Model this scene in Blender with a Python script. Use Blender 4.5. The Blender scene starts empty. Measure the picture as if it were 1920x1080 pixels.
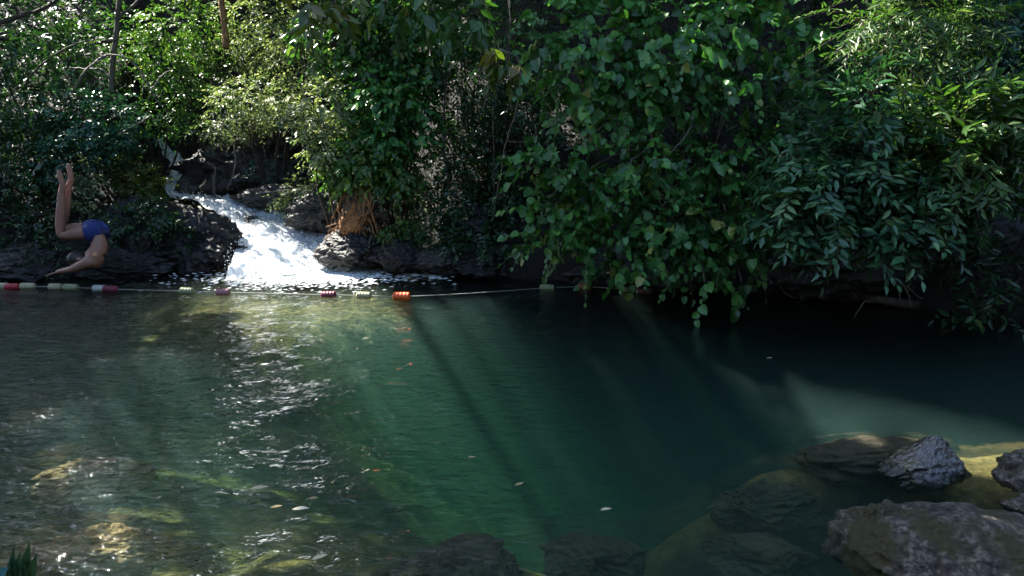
import bpy, math
import numpy as np
from mathutils import Vector, Matrix, noise as mn

# ------------------------------------------------------------------ camera, sky, sun, exposure
scene = bpy.context.scene
COL = scene.collection
FPX = 1387.0
PITCH = math.radians(11.8)
CAMH = 1.7
cam_d = bpy.data.cameras.new('camera')
cam_d.sensor_width = 36.0
cam_d.lens = FPX / 1920 * 36
cam_d.clip_start = 0.05
cam_d.clip_end = 500
cam = bpy.data.objects.new('camera', cam_d)
cam.location = (0, 0, CAMH)
cam.rotation_euler = (math.radians(90) - PITCH, 0, 0)
COL.objects.link(cam)
scene.camera = cam

SUN = np.array([-0.56, 0.40, 0.76]); SUN /= np.linalg.norm(SUN)     # towards the sun
sun_el = math.asin(SUN[2])
sun_az = math.atan2(SUN[0], SUN[1])
world = bpy.data.worlds.new('World')
scene.world = world
world.use_nodes = True
wn = world.node_tree
sky = wn.nodes.new('ShaderNodeTexSky')
sky.sky_type = 'NISHITA'
sky.sun_disc = False
sky.sun_elevation = sun_el
sky.sun_rotation = sun_az
wn.links.new(sky.outputs[0], wn.nodes['Background'].inputs[0])
wn.nodes['Background'].inputs[1].default_value = 0.15
sl = bpy.data.lights.new('sun', 'SUN')
sl.energy = 5.0
sl.angle = math.radians(0.5)
sl.color = (1.0, 0.95, 0.86)
so = bpy.data.objects.new('sun', sl)
so.rotation_euler = Vector(SUN).to_track_quat('Z', 'Y').to_euler()
so.location = (-6, 8, 20)
COL.objects.link(so)
scene.view_settings.view_transform = 'Standard'
scene.view_settings.look = 'None'
scene.view_settings.exposure = 2.15
scene.view_settings.gamma = 1.0
scene.cycles.max_bounces = 10
scene.cycles.transparent_max_bounces = 12
scene.cycles.volume_bounces = 0
scene.cycles.use_denoising = True
scene.cycles.caustics_refractive = False
scene.cycles.caustics_reflective = False

rng = np.random.default_rng(7)
fwd = np.array([0, math.cos(PITCH), -math.sin(PITCH)])
upv = np.array([0, math.sin(PITCH), math.cos(PITCH)])
def ray(px, py):
    return fwd + (px - 960) / FPX * np.array([1.0, 0, 0]) + (540 - py) / FPX * upv
def at(px, py, Y):
    d = ray(px, py)
    return np.array([0, 0, CAMH]) + d * (Y / d[1])
def wat(px, py, z=0.0):
    d = ray(px, py)
    return np.array([0, 0, CAMH]) + d * ((z - CAMH) / d[2])

# ------------------------------------------------------------------ helpers
def tag(o, label=None, cat=None, group=None, kind=None):
    if label: o['label'] = label
    if cat: o['category'] = cat
    if group: o['group'] = group
    if kind: o['kind'] = kind
    return o
def empty(name, loc, label, cat, group=None):
    o = bpy.data.objects.new(name, None)
    o.empty_display_size = 0.1
    o.location = tuple(loc)
    COL.objects.link(o)
    return tag(o, label, cat, group)
def mesh_obj(name, V, F, mat, parent=None, smooth=False, attr=None):
    """V world coordinates; F list of index tuples or an (n,k) array"""
    me = bpy.data.meshes.new(name)
    V = np.asarray(V, dtype=np.float64).reshape(-1, 3)
    off = np.zeros(3)
    if parent is not None:
        off = np.array(parent.location)
    V = V - off
    if isinstance(F, np.ndarray):
        n, k = F.shape
        tot = np.full(n, k, dtype=np.int32)
        flat = F.astype(np.int32).ravel()
    else:
        tot = np.array([len(f) for f in F], dtype=np.int32)
        flat = np.array([i for f in F for i in f], dtype=np.int32)
    me.vertices.add(len(V)); me.vertices.foreach_set('co', V.astype(np.float32).ravel())
    me.loops.add(len(flat)); me.loops.foreach_set('vertex_index', flat)
    me.polygons.add(len(tot))
    me.polygons.foreach_set('loop_start', (np.cumsum(tot) - tot).astype(np.int32))
    if smooth:
        me.polygons.foreach_set('use_smooth', np.ones(len(tot), dtype=bool))
    me.update(calc_edges=True)
    if attr is not None:
        for k, v in attr.items():
            a = me.attributes.new(k, 'FLOAT', 'POINT')
            a.data.foreach_set('value', np.asarray(v, dtype=np.float32))
    me.materials.append(mat)
    o = bpy.data.objects.new(name, me)
    COL.objects.link(o)
    if parent is not None:
        o.parent = parent
    return o
def unit(a):
    return a / np.maximum(np.linalg.norm(a, axis=-1, keepdims=True), 1e-9)

class Geo:
    def __init__(self): self.V = []; self.F = []; self.n = 0
    def add(self, V, F):
        self.V.append(np.asarray(V, float)); self.F += [tuple(i + self.n for i in f) for f in F]; self.n += len(V)
    def tube(self, pts, rad, seg=6, cap=True):
        pts = np.asarray(pts, float)
        n = len(pts)
        rad = np.broadcast_to(np.asarray(rad, float), (n,))
        T = unit(np.gradient(pts, axis=0))
        ref = np.array([0.3, 0.2, 1.0]) if abs(T[0][2]) < 0.9 else np.array([1.0, 0.1, 0.0])
        V = []
        for i in range(n):
            a = unit(np.cross(T[i], ref)); b = np.cross(T[i], a); ref = -np.cross(T[i], a) if False else ref
            for k in range(seg):
                t = 2 * math.pi * k / seg
                V.append(pts[i] + rad[i] * (math.cos(t) * a + math.sin(t) * b))
        F = []
        for i in range(n - 1):
            for k in range(seg):
                k2 = (k + 1) % seg
                F.append((i * seg + k, i * seg + k2, (i + 1) * seg + k2, (i + 1) * seg + k))
        if cap:
            F.append(tuple(range(seg - 1, -1, -1)))
            F.append(tuple((n - 1) * seg + k for k in range(seg)))
        self.add(V, F)
    def obj(self, name, mat, parent=None, smooth=True):
        return mesh_obj(name, np.concatenate(self.V), self.F, mat, parent, smooth)

def curve(pts, n=12, jit=0.0):
    """smooth interpolation of control points"""
    P = np.asarray(pts, float)
    if len(P) == 2:
        P = np.array([P[0], (P[0] + P[1]) / 2, P[1]])
    Q = np.vstack([2 * P[0] - P[1], P, 2 * P[-1] - P[-2]])
    out = []
    m = len(P) - 1
    for i in range(m):
        p0, p1, p2, p3 = Q[i:i + 4]
        k = max(2, n // m)
        for t in np.linspace(0, 1, k, endpoint=(i == m - 1)):
            out.append(0.5 * ((2 * p1) + (-p0 + p2) * t + (2 * p0 - 5 * p1 + 4 * p2 - p3) * t * t + (-p0 + 3 * p1 - 3 * p2 + p3) * t ** 3))
    out = np.array(out)
    if jit:
        out[1:-1] += rng.normal(0, jit, out[1:-1].shape)
    return out

# ------------------------------------------------------------------ materials
def new_mat(name):
    m = bpy.data.materials.new(name)
    m.use_nodes = True
    nt = m.node_tree
    for n in list(nt.nodes): nt.nodes.remove(n)
    out = nt.nodes.new('ShaderNodeOutputMaterial')
    return m, nt, out
def N(nt, typ, **kw):
    n = nt.nodes.new(typ)
    for k, v in kw.items():
        setattr(n, k, v)
    return n
def ramp(nt, stops, src=None, interp='LINEAR'):
    r = nt.nodes.new('ShaderNodeValToRGB')
    r.color_ramp.interpolation = interp
    e = r.color_ramp.elements
    while len(e) > len(stops): e.remove(e[-1])
    while len(e) < len(stops): e.new(0.5)
    for el, (p, c) in zip(e, stops):
        el.position = p
        el.color = (c[0], c[1], c[2], 1) if hasattr(c, '__len__') else (c, c, c, 1)
    if src is not None: nt.links.new(src, r.inputs[0])
    return r
def leaf_mat(name, stops, rough=0.4, transl=0.3, tcol=(1.25, 1.4, 0.6), spec=0.5):
    m, nt, out = new_mat(name)
    L = nt.links.new
    at_ = N(nt, 'ShaderNodeAttribute', attribute_name='tone')
    r = ramp(nt, stops, at_.outputs['Fac'])
    p = N(nt, 'ShaderNodeBsdfPrincipled')
    L(r.outputs[0], p.inputs['Base Color'])
    p.inputs['Roughness'].default_value = rough
    p.inputs['Specular IOR Level'].default_value = spec
    tc = N(nt, 'ShaderNodeMix', data_type='RGBA', blend_type='MULTIPLY')
    tc.inputs['Factor'].default_value = 1.0
    L(r.outputs[0], tc.inputs[6]); tc.inputs[7].default_value = (*tcol, 1)
    tr = N(nt, 'ShaderNodeBsdfTranslucent')
    L(tc.outputs[2], tr.inputs[0])
    mx = N(nt, 'ShaderNodeMixShader'); mx.inputs[0].default_value = transl
    L(p.outputs[0], mx.inputs[1]); L(tr.outputs[0], mx.inputs[2])
    L(mx.outputs[0], out.inputs[0])
    return m
def rough_mat(name, stops, scale=6.0, rough=(0.5, 0.8), bump=0.4, bscale=30, coat=0.0, detail=8, stretch=(1, 1, 1), spec=0.5):
    m, nt, out = new_mat(name)
    L = nt.links.new
    tc = N(nt, 'ShaderNodeNewGeometry')
    mp = N(nt, 'ShaderNodeMapping'); mp.inputs['Scale'].default_value = stretch
    L(tc.outputs['Position'], mp.inputs[0])
    no = N(nt, 'ShaderNodeTexNoise'); no.inputs['Scale'].default_value = scale; no.inputs['Detail'].default_value = detail; no.inputs['Roughness'].default_value = 0.65
    L(mp.outputs[0], no.inputs['Vector'])
    r = ramp(nt, stops, no.outputs['Fac'])
    p = N(nt, 'ShaderNodeBsdfPrincipled')
    L(r.outputs[0], p.inputs['Base Color'])
    n2 = N(nt, 'ShaderNodeTexNoise'); n2.inputs['Scale'].default_value = bscale; n2.inputs['Detail'].default_value = 6; n2.inputs['Roughness'].default_value = 0.7
    L(mp.outputs[0], n2.inputs['Vector'])
    rr = N(nt, 'ShaderNodeMapRange'); rr.inputs[1].default_value = 0.3; rr.inputs[2].default_value = 0.7
    rr.inputs[3].default_value = rough[0]; rr.inputs[4].default_value = rough[1]
    L(n2.outputs['Fac'], rr.inputs[0]); L(rr.outputs[0], p.inputs['Roughness'])
    p.inputs['Specular IOR Level'].default_value = spec
    p.inputs['Coat Weight'].default_value = coat; p.inputs['Coat Roughness'].default_value = 0.15
    b = N(nt, 'ShaderNodeBump'); b.inputs['Strength'].default_value = bump; b.inputs['Distance'].default_value = 0.02
    L(n2.outputs['Fac'], b.inputs['Height']); L(b.outputs[0], p.inputs['Normal'])
    if coat: L(b.outputs[0], p.inputs['Coat Normal'])
    L(p.outputs[0], out.inputs[0])
    return m

M = {}
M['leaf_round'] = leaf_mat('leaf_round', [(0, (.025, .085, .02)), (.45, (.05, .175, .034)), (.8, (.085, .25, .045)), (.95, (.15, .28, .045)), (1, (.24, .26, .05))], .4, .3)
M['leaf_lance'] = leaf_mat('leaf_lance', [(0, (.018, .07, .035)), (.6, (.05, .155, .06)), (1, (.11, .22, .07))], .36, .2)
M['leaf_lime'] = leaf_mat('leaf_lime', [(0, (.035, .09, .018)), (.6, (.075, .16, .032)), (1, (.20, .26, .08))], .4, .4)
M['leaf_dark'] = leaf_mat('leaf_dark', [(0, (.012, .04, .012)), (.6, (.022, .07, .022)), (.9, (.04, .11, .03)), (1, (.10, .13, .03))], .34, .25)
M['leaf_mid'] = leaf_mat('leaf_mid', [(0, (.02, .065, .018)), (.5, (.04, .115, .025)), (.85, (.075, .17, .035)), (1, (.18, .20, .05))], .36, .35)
M['leaf_pale'] = leaf_mat('leaf_pale', [(0, (.07, .11, .05)), (.5, (.17, .22, .11)), (.85, (.30, .33, .20)), (1, (.40, .38, .25))], .42, .4)  # pale leaves with sun brightness put into the colour
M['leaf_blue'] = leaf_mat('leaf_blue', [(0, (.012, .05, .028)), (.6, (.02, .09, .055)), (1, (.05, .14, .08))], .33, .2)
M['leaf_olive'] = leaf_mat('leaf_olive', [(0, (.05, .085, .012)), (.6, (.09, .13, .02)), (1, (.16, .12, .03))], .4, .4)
M['leaf_fallen'] = leaf_mat('leaf_fallen', [(0, (.14, .08, .03)), (.5, (.3, .22, .10)), (1, (.5, .45, .33))], .35, .1)
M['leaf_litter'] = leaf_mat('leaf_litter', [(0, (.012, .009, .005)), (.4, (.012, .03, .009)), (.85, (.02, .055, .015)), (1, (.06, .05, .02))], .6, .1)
M['soil'] = rough_mat('soil', [(.3, (.008, .007, .005)), (.55, (.018, .015, .010)), (.75, (.03, .035, .015))], 3, (.6, .9), .6, 14)
M['bark'] = rough_mat('bark', [(.3, (.045, .038, .028)), (.6, (.11, .095, .07)), (.8, (.2, .19, .15))], 12, (.7, .9), .6, 40, stretch=(1, 1, .3))
M['bark_dark'] = rough_mat('bark_dark', [(.3, (.02, .014, .010)), (.6, (.05, .035, .022)), (.8, (.09, .07, .05))], 12, (.7, .9), .6, 40, stretch=(1, 1, .3))
M['twig'] = rough_mat('twig', [(.3, (.09, .08, .06)), (.7, (.22, .19, .15))], 15, (.5, .8), .3, 60)
M['root'] = rough_mat('root', [(.3, (.12, .055, .02)), (.55, (.28, .13, .045)), (.75, (.4, .26, .12))], 14, (.6, .85), .5, 60)
M['rock_black'] = rough_mat('rock_black', [(.35, (.005, .005, .005)), (.6, (.011, .011, .011)), (.8, (.03, .03, .026))], 5, (.35, .8), .8, 22, coat=.06)
M['rock_grey'] = rough_mat('rock_grey', [(.3, (.016, .016, .014)), (.55, (.04, .038, .034)), (.75, (.10, .096, .085))], 4, (.3, .7), .9, 18, coat=.1)
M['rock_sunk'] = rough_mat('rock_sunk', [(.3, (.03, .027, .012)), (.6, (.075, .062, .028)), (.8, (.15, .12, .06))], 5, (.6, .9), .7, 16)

M['rock_tan'] = rough_mat('rock_tan', [(.3, (.16, .10, .035)), (.6, (.36, .23, .08)), (.8, (.5, .36, .16))], 7, (.6, .9), .7, 16)  # sunken rock copy, tan brightened to gold to carry the sun patches
# foreground rock: grey crystalline faces with olive algae in the dips
def wet_rock(name, algae=0.5, wet=0.5, bmp=1.0, dark=1.0):
    m, nt, out = new_mat(name)
    L = nt.links.new
    g = N(nt, 'ShaderNodeNewGeometry')
    n1 = N(nt, 'ShaderNodeTexNoise'); n1.inputs['Scale'].default_value = 26; n1.inputs['Detail'].default_value = 9; n1.inputs['Roughness'].default_value = .75
    L(g.outputs['Position'], n1.inputs['Vector'])
    stone = ramp(nt, [(.38, (.018 * dark, .015 * dark, .012 * dark)), (.5, (.09 * dark, .08 * dark, .064 * dark)), (.64, (.37 * dark, .335 * dark, .27 * dark))], n1.outputs['Fac'])
    n2 = N(nt, 'ShaderNodeTexNoise'); n2.inputs['Scale'].default_value = 4.5; n2.inputs['Detail'].default_value = 6
    L(g.outputs['Position'], n2.inputs['Vector'])
    mask = ramp(nt, [(.47 + .12 * (1 - algae) - .02, 0), (.56 + .12 * (1 - algae), 1)], n2.outputs['Fac'])
    mx = N(nt, 'ShaderNodeMix', data_type='RGBA'); L(mask.outputs[0], mx.inputs['Factor'])
    L(stone.outputs[0], mx.inputs[6]); mx.inputs[7].default_value = (.05, .05, .010, 1)
    p = N(nt, 'ShaderNodeBsdfPrincipled'); L(mx.outputs[2], p.inputs['Base Color'])
    rr = ramp(nt, [(.35, .12 if dark < 1 else .2), (.65, .3 if dark < 1 else .6)], n2.outputs['Fac']); L(rr.outputs[0], p.inputs['Roughness'])
    v = N(nt, 'ShaderNodeTexVoronoi'); v.inputs['Scale'].default_value = 38
    L(g.outputs['Position'], v.inputs['Vector'])
    ad = N(nt, 'ShaderNodeMath', operation='MULTIPLY_ADD'); L(v.outputs['Distance'], ad.inputs[0]); ad.inputs[1].default_value = .5; L(n1.outputs['Fac'], ad.inputs[2])
    b = N(nt, 'ShaderNodeBump'); b.inputs['Strength'].default_value = bmp; b.inputs['Distance'].default_value = .06
    L(ad.outputs[0], b.inputs['Height']); L(b.outputs[0], p.inputs['Normal']); L(b.outputs[0], p.inputs['Coat Normal'])
    p.inputs['Coat Weight'].default_value = wet; p.inputs['Coat Roughness'].default_value = .12
    L(p.outputs[0], out.inputs[0])
    return m
M['rock_wet'] = wet_rock('rock_wet', .55, .35)
M['rock_peak'] = wet_rock('rock_peak', .25, 1.0, .3, .2)

def plain(name, col, rough=.5, nscale=40, var=.25, sss=0, spec=.5):
    a = [c * (1 - var) for c in col]; b = [min(1, c * (1 + var)) for c in col]
    m = rough_mat(name, [(.3, a), (.7, b)], nscale, (rough * .85, min(1, rough * 1.15)), .15, nscale * 3, spec=spec)
    return m
for k, c in dict(cream=(.40, .36, .20), red=(.38, .02, .03), maroon=(.16, .02, .04), orange=(.9, .12, .02), white=(.45, .45, .38), green=(.27, .30, .15), rust=(.32, .09, .05), pink=(.4, .18, .18)).items():
    M['float_' + k] = plain('float_' + k, c, .45, 60, .3)
M['rope'] = plain('rope', (.28, .3, .24), .7, 80)
M['skin'] = plain('skin', (.30, .15, .10), .5, 30, .12)
M['shorts'] = plain('shorts', (.016, .035, .17), .7, 25, .35)
M['hair'] = plain('hair', (.012, .009, .007), .5, 60)
M['teal'] = plain('teal', (.01, .11, .12), .4, 20)

# bed of the pool: brown-olive stones and gravel
m, nt, out = new_mat('bed')
L = nt.links.new
g = N(nt, 'ShaderNodeNewGeometry')
v = N(nt, 'ShaderNodeTexVoronoi'); v.inputs['Scale'].default_value = 6; v.inputs['Randomness'].default_value = 1
n0 = N(nt, 'ShaderNodeTexNoise'); n0.inputs['Scale'].default_value = 3.0; n0.inputs['Detail'].default_value = 5
L(g.outputs['Position'], n0.inputs['Vector'])
vm = N(nt, 'ShaderNodeVectorMath', operation='MULTIPLY_ADD'); L(n0.outputs['Color'], vm.inputs[0]); vm.inputs[1].default_value = (.35, .35, .35); L(g.outputs['Position'], vm.inputs[2])
L(vm.outputs[0], v.inputs['Vector'])
n1 = N(nt, 'ShaderNodeTexNoise'); n1.inputs['Scale'].default_value = 14; n1.inputs['Detail'].default_value = 8; n1.inputs['Roughness'].default_value = .7
L(g.outputs['Position'], n1.inputs['Vector'])
c1 = ramp(nt, [(.3, (.05, .042, .012)), (.5, (.20, .155, .042)), (.72, (.46, .33, .12))], n1.outputs['Fac'])
c2 = ramp(nt, [(0, (.55, .55, .5)), (.5, (1, .95, .85)), (1, (1.4, 1.2, .9))], v.outputs['Color'])
mm = N(nt, 'ShaderNodeMix', data_type='RGBA', blend_type='MULTIPLY'); mm.inputs['Factor'].default_value = .8
L(c1.outputs[0], mm.inputs[6]); L(c2.outputs[0], mm.inputs[7])
sp = N(nt, 'ShaderNodeSeparateXYZ'); L(g.outputs['Position'], sp.inputs[0])
dep = N(nt, 'ShaderNodeMapRange'); dep.inputs[1].default_value = .02; dep.inputs[2].default_value = .12; L(sp.outputs[2], dep.inputs[0])
mz = N(nt, 'ShaderNodeMix', data_type='RGBA'); cl = N(nt, 'ShaderNodeAttribute', attribute_name='clay')
mxx = N(nt, 'ShaderNodeMath', operation='MAXIMUM'); L(dep.outputs[0], mxx.inputs[0]); L(cl.outputs['Fac'], mxx.inputs[1])
L(mxx.outputs[0], mz.inputs['Factor']); L(mm.outputs[2], mz.inputs[6])
n3 = N(nt, 'ShaderNodeTexNoise'); n3.inputs['Scale'].default_value = 5; n3.inputs['Detail'].default_value = 8; L(g.outputs['Position'], n3.inputs['Vector'])
soilr = ramp(nt, [(.3, (.004, .0035, .0025)), (.55, (.010, .008, .005)), (.75, (.016, .018, .007))], n3.outputs['Fac'])
L(soilr.outputs[0], mz.inputs[7])
p = N(nt, 'ShaderNodeBsdfPrincipled'); p.inputs['Roughness'].default_value = .85
L(mz.outputs[2], p.inputs['Base Color'])
b = N(nt, 'ShaderNodeBump'); b.inputs['Strength'].default_value = .8; b.inputs['Distance'].default_value = .05
L(n1.outputs['Fac'], b.inputs['Height']); L(b.outputs[0], p.inputs['Normal'])
L(p.outputs[0], out.inputs[0])
M['bed'] = m

# ------------------------------------------------------------------ terrain
shore_px = [(-700, 540), (-300, 528), (100, 522), (250, 506), (330, 497), (450, 485), (560, 470), (640, 480), (700, 500), (840, 516), (1000, 522), (1200, 537), (1400, 546), (1600, 560), (1800, 588), (1920, 606), (2300, 680)]
shore = np.array([wat(*p)[:2] for p in shore_px])
shore = shore[np.argsort(shore[:, 0])]
def ys(x): return np.interp(x, shore[:, 0], shore[:, 1])
FALL = [(294, 262, 13.2, .07), (322, 290, 12.7, .12), (340, 312, 12.3, .17), (336, 345, 11.7, .22), (366, 370, 11.1, .32), (425, 384, 10.7, .34), (482, 408, 10.35, .42), (530, 442, 9.85, .58), (550, 486, 9.3, .72), (560, 527, 8.78, .84)]
fall_p = np.array([at(a, b_, c) for a, b_, c, w in FALL])
fall_w = np.array([w for *_, w in FALL])
nf = 140
tt = np.linspace(0, len(FALL) - 1, nf)
fall_c = curve(fall_p, 9 * 12)
fall_c = np.stack([np.interp(np.linspace(0, 1, nf), np.linspace(0, 1, len(fall_c)), fall_c[:, i]) for i in range(3)], 1)
fall_hw = np.interp(tt, np.arange(len(FALL)), fall_w)

def vnoise(X, Y, s, seed=0):
    """cheap value noise, vectorised"""
    x = X / s + seed * 17.3; y = Y / s - seed * 9.1
    xi = np.floor(x); yi = np.floor(y); fx = x - xi; fy = y - yi
    fx = fx * fx * (3 - 2 * fx); fy = fy * fy * (3 - 2 * fy)
    def h(a, b): 
        v = np.sin(a * 127.1 + b * 311.7 + seed * 74.7) * 43758.5453
        return v - np.floor(v)
    return (h(xi, yi) * (1 - fx) + h(xi + 1, yi) * fx) * (1 - fy) + (h(xi, yi + 1) * (1 - fx) + h(xi + 1, yi + 1) * fx) * fy - .5

def terrain_h(X, Y):
    d = Y - ys(X)
    side = 1 / (1 + np.exp(-(X + 1.0) / .8))
    land = .25 * (1 - np.exp(-np.maximum(d, 0) / .12)) + (.42 + .55 * side) * np.maximum(d, 0) + .075 * np.maximum(d, 0) ** 2
    land = np.minimum(land, 13)
    land = land + (vnoise(X, Y, 1.3, 1) * .5 + vnoise(X, Y, .5, 2) * .28 + vnoise(X, Y, .2, 3) * .12) * np.clip(d, 0, 1)
    deep = 2.2 * np.exp(-((X - 1.3) / 2.5) ** 2 - ((Y - 6.2) / 1.8) ** 2) + .34 + .35 * np.clip((Y - 2.5) / 4, 0, 1)
    deep = deep + .28 / (1 + np.exp(-(X - .5) / .5)) * np.clip(4.2 - Y, 0, 1)
    bot = -deep * (1 - np.exp(np.minimum(d, 0) / .35)) - .02
    bot = bot + (vnoise(X, Y, .7, 4) * .16 + vnoise(X, Y, .28, 5) * .09 + vnoise(X, Y, .12, 6) * .05)
    near = (1.7 - Y) * .55 - .25                      # the bank the camera stands on
    nearside = -.15 - .10 * np.clip(2.8 - X, 0, 9) - 1.1 * np.clip(Y - 4.1, 0, 9) - .7 * np.clip(1.5 - X, 0, 9) + .4 * np.clip(X - 3.3, 0, 2)     # right-hand gravel shelf
    nearside = nearside - 2.0 * np.clip(np.interp(X, [2.1, 2.4], [3.98, 3.6]) - Y, 0, .35) * np.clip(3.1 - X, 0, 1)
    bot = np.maximum(bot, np.minimum(near, .7))
    bot = np.maximum(bot, np.minimum(nearside, .4) + vnoise(X, Y, .2, 7) * .06 + vnoise(X, Y, .09, 8) * .03)
    h = np.where(d > 0, land, bot)
    back = np.clip(-1.2 - Y, 0, 3.8) * 1.3  # added rise behind the camera, blocks low sky light
    sides = np.clip(np.abs(X + .8) - 8.2, 0, 6) * 1.5 * np.clip(-d / 1.0, 0, 1)  # added side slopes closing off more of the low sky
    h = np.maximum(h, h + back + sides + (vnoise(X, Y, .9, 14) + .3) * .6 * np.clip(back + sides, 0, 1))
    # carve the channel of the fall
    best = np.full(X.shape, 9.0); zz = np.zeros(X.shape)
    for i in range(0, nf, 3):
        dd = np.hypot(X - fall_c[i, 0], Y - fall_c[i, 1]) / (fall_hw[i] * 1.35 + .12)
        upd = dd < best
        best = np.where(upd, dd, best); zz = np.where(upd, fall_c[i, 2] - .14, zz)
    w = 1 / (1 + np.exp((best - 1.5) * 6))
    return h * (1 - w) + zz * w
gx = np.arange(-16, 14.01, .09); gy = np.arange(-5, 21.01, .09)
GX, GY = np.meshgrid(gx, gy)
GH = terrain_h(GX, GY)
nx, ny = len(gx), len(gy)
idx = np.arange(nx * ny).reshape(ny, nx)
quads = np.stack([idx[:-1, :-1], idx[:-1, 1:], idx[1:, 1:], idx[1:, :-1]], -1).reshape(-1, 4)
shore_d = GY - ys(GX)
clay = np.clip((shore_d + .9) / .5, 0, 1)                  # dark clay and rock along the far bank instead of gravel
near_dark = np.clip((GX - .2) / .8, 0, 1) * np.clip((np.interp(GX, [2.1, 2.4], [3.98, 3.62]) - GY) / .15, 0, 1) * np.clip((3.5 - GX) / .5, 0, 1)   # darker bed colour in the near hollow
o = mesh_obj('terrain', np.stack([GX, GY, GH], -1), quads, M['bed'], smooth=True, attr={'clay': np.maximum(clay, 1.0 * near_dark).ravel()})  # bank clay and the darker near bed share this attribute
tag(o, kind='structure')

# ------------------------------------------------------------------ water
wx = np.arange(-11, 11.01, .055); wy = np.arange(-2.5, 10.6, .055)
WX, WY = np.meshgrid(wx, wy)
bx, by = fall_c[-1, 0], fall_c[-1, 1]
R = np.hypot(WX - bx, WY - by)
agit = np.exp(-R / 1.7)
leftness = 1 / (1 + np.exp((WX - .3) / .7))
amp = .25 + .75 * leftness
Z = np.zeros_like(WX)
r2 = np.random.default_rng(3)
for k in range(46):
    lam = .14 * (1.055 ** k)
    th = r2.normal(math.pi / 2, .75)
    kx, ky = math.cos(th) * 2 * math.pi / lam, math.sin(th) * 2 * math.pi / lam
    ph = r2.uniform(0, 6.28)
    wob = 1.2 * vnoise(WX, WY, lam * 5, k) * 2
    Z += .0012 * (lam / .2) ** .7 * np.sin(kx * WX + ky * WY + ph + wob * 2)
Z *= amp * .55
Z += agit * (.05 * vnoise(WX, WY, .16, 31) + .05 * vnoise(WX, WY, .3, 32))
nxw, nyw = len(wx), len(wy)
Vw = np.stack([WX, WY, Z], -1).reshape(-1, 3)
iw = np.arange(nxw * nyw).reshape(nyw, nxw)
Fw = [tuple(q) for q in np.stack([iw[:-1, :-1], iw[:-1, 1:], iw[1:, 1:], iw[1:, :-1]], -1).reshape(-1, 4).tolist()]
border = list(iw[0, :]) + list(iw[1:, -1]) + list(iw[-1, -2::-1]) + list(iw[-2:0:-1, 0])
nb = len(border); base = len(Vw)
low = Vw[border].copy(); low[:, 2] = -4.5
Vw = np.vstack([Vw, low])
for i in range(nb):
    j = (i + 1) % nb
    Fw.append((border[j], border[i], base + i, base + j))
Fw.append(tuple(base + i for i in range(nb - 1, -1, -1)))
m, nt, out = new_mat('water')
L = nt.links.new
g = N(nt, 'ShaderNodeNewGeometry')
mp = N(nt, 'ShaderNodeMapping'); mp.inputs['Scale'].default_value = (.75, 1.25, 1)
L(g.outputs['Position'], mp.inputs[0])
n1 = N(nt, 'ShaderNodeTexNoise'); n1.inputs['Scale'].default_value = 12; n1.inputs['Detail'].default_value = 3; n1.inputs['Roughness'].default_value = .55; n1.inputs['Distortion'].default_value = .6
L(mp.outputs[0], n1.inputs['Vector'])
# ripples die away with distance from the cascade and towards the sheltered right side
sp = N(nt, 'ShaderNodeSeparateXYZ'); L(g.outputs['Position'], sp.inputs[0])
mr = N(nt, 'ShaderNodeMapRange', interpolation_type='SMOOTHSTEP'); L(sp.outputs[0], mr.inputs[0])
mr.inputs[1].default_value = -1.3; mr.inputs[2].default_value = 1.2; mr.inputs[3].default_value = 1.0; mr.inputs[4].default_value = .14
b = N(nt, 'ShaderNodeBump'); b.inputs['Distance'].default_value = .05
L(mr.outputs[0], b.inputs['Strength']); L(n1.outputs['Fac'], b.inputs['Height'])
fr = N(nt, 'ShaderNodeFresnel'); fr.inputs[0].default_value = 1.33; L(b.outputs[0], fr.inputs[1])
gl = N(nt, 'ShaderNodeBsdfGlossy'); gl.inputs['Roughness'].default_value = .03; L(b.outputs[0], gl.inputs['Normal'])
trn = N(nt, 'ShaderNodeBsdfTransparent')
rf = N(nt, 'ShaderNodeBsdfRefraction'); rf.inputs['IOR'].default_value = 1.12; rf.inputs['Roughness'].default_value = .0; L(b.outputs[0], rf.inputs['Normal'])
mt = N(nt, 'ShaderNodeMixShader'); mt.inputs[0].default_value = .25
L(trn.outputs[0], mt.inputs[1]); L(rf.outputs[0], mt.inputs[2])
mx = N(nt, 'ShaderNodeMixShader'); L(fr.outputs[0], mx.inputs[0]); L(mt.outputs[0], mx.inputs[1]); L(gl.outputs[0], mx.inputs[2])
L(mx.outputs[0], out.inputs[0])
va = N(nt, 'ShaderNodeVolumeAbsorption'); va.inputs[0].default_value = (.14, .70, .46, 1); va.inputs[1].default_value = .5
vs = N(nt, 'ShaderNodeVolumeScatter'); vs.inputs[0].default_value = (.50, .90, .84, 1); vs.inputs[1].default_value = .155; vs.inputs['Anisotropy'].default_value = .2
ad = N(nt, 'ShaderNodeAddShader'); L(va.outputs[0], ad.inputs[0]); L(vs.outputs[0], ad.inputs[1])
L(ad.outputs[0], out.inputs[1])
M['water'] = m
o = mesh_obj('water', Vw, Fw, m, smooth=True)
tag(o, kind='structure')

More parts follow.
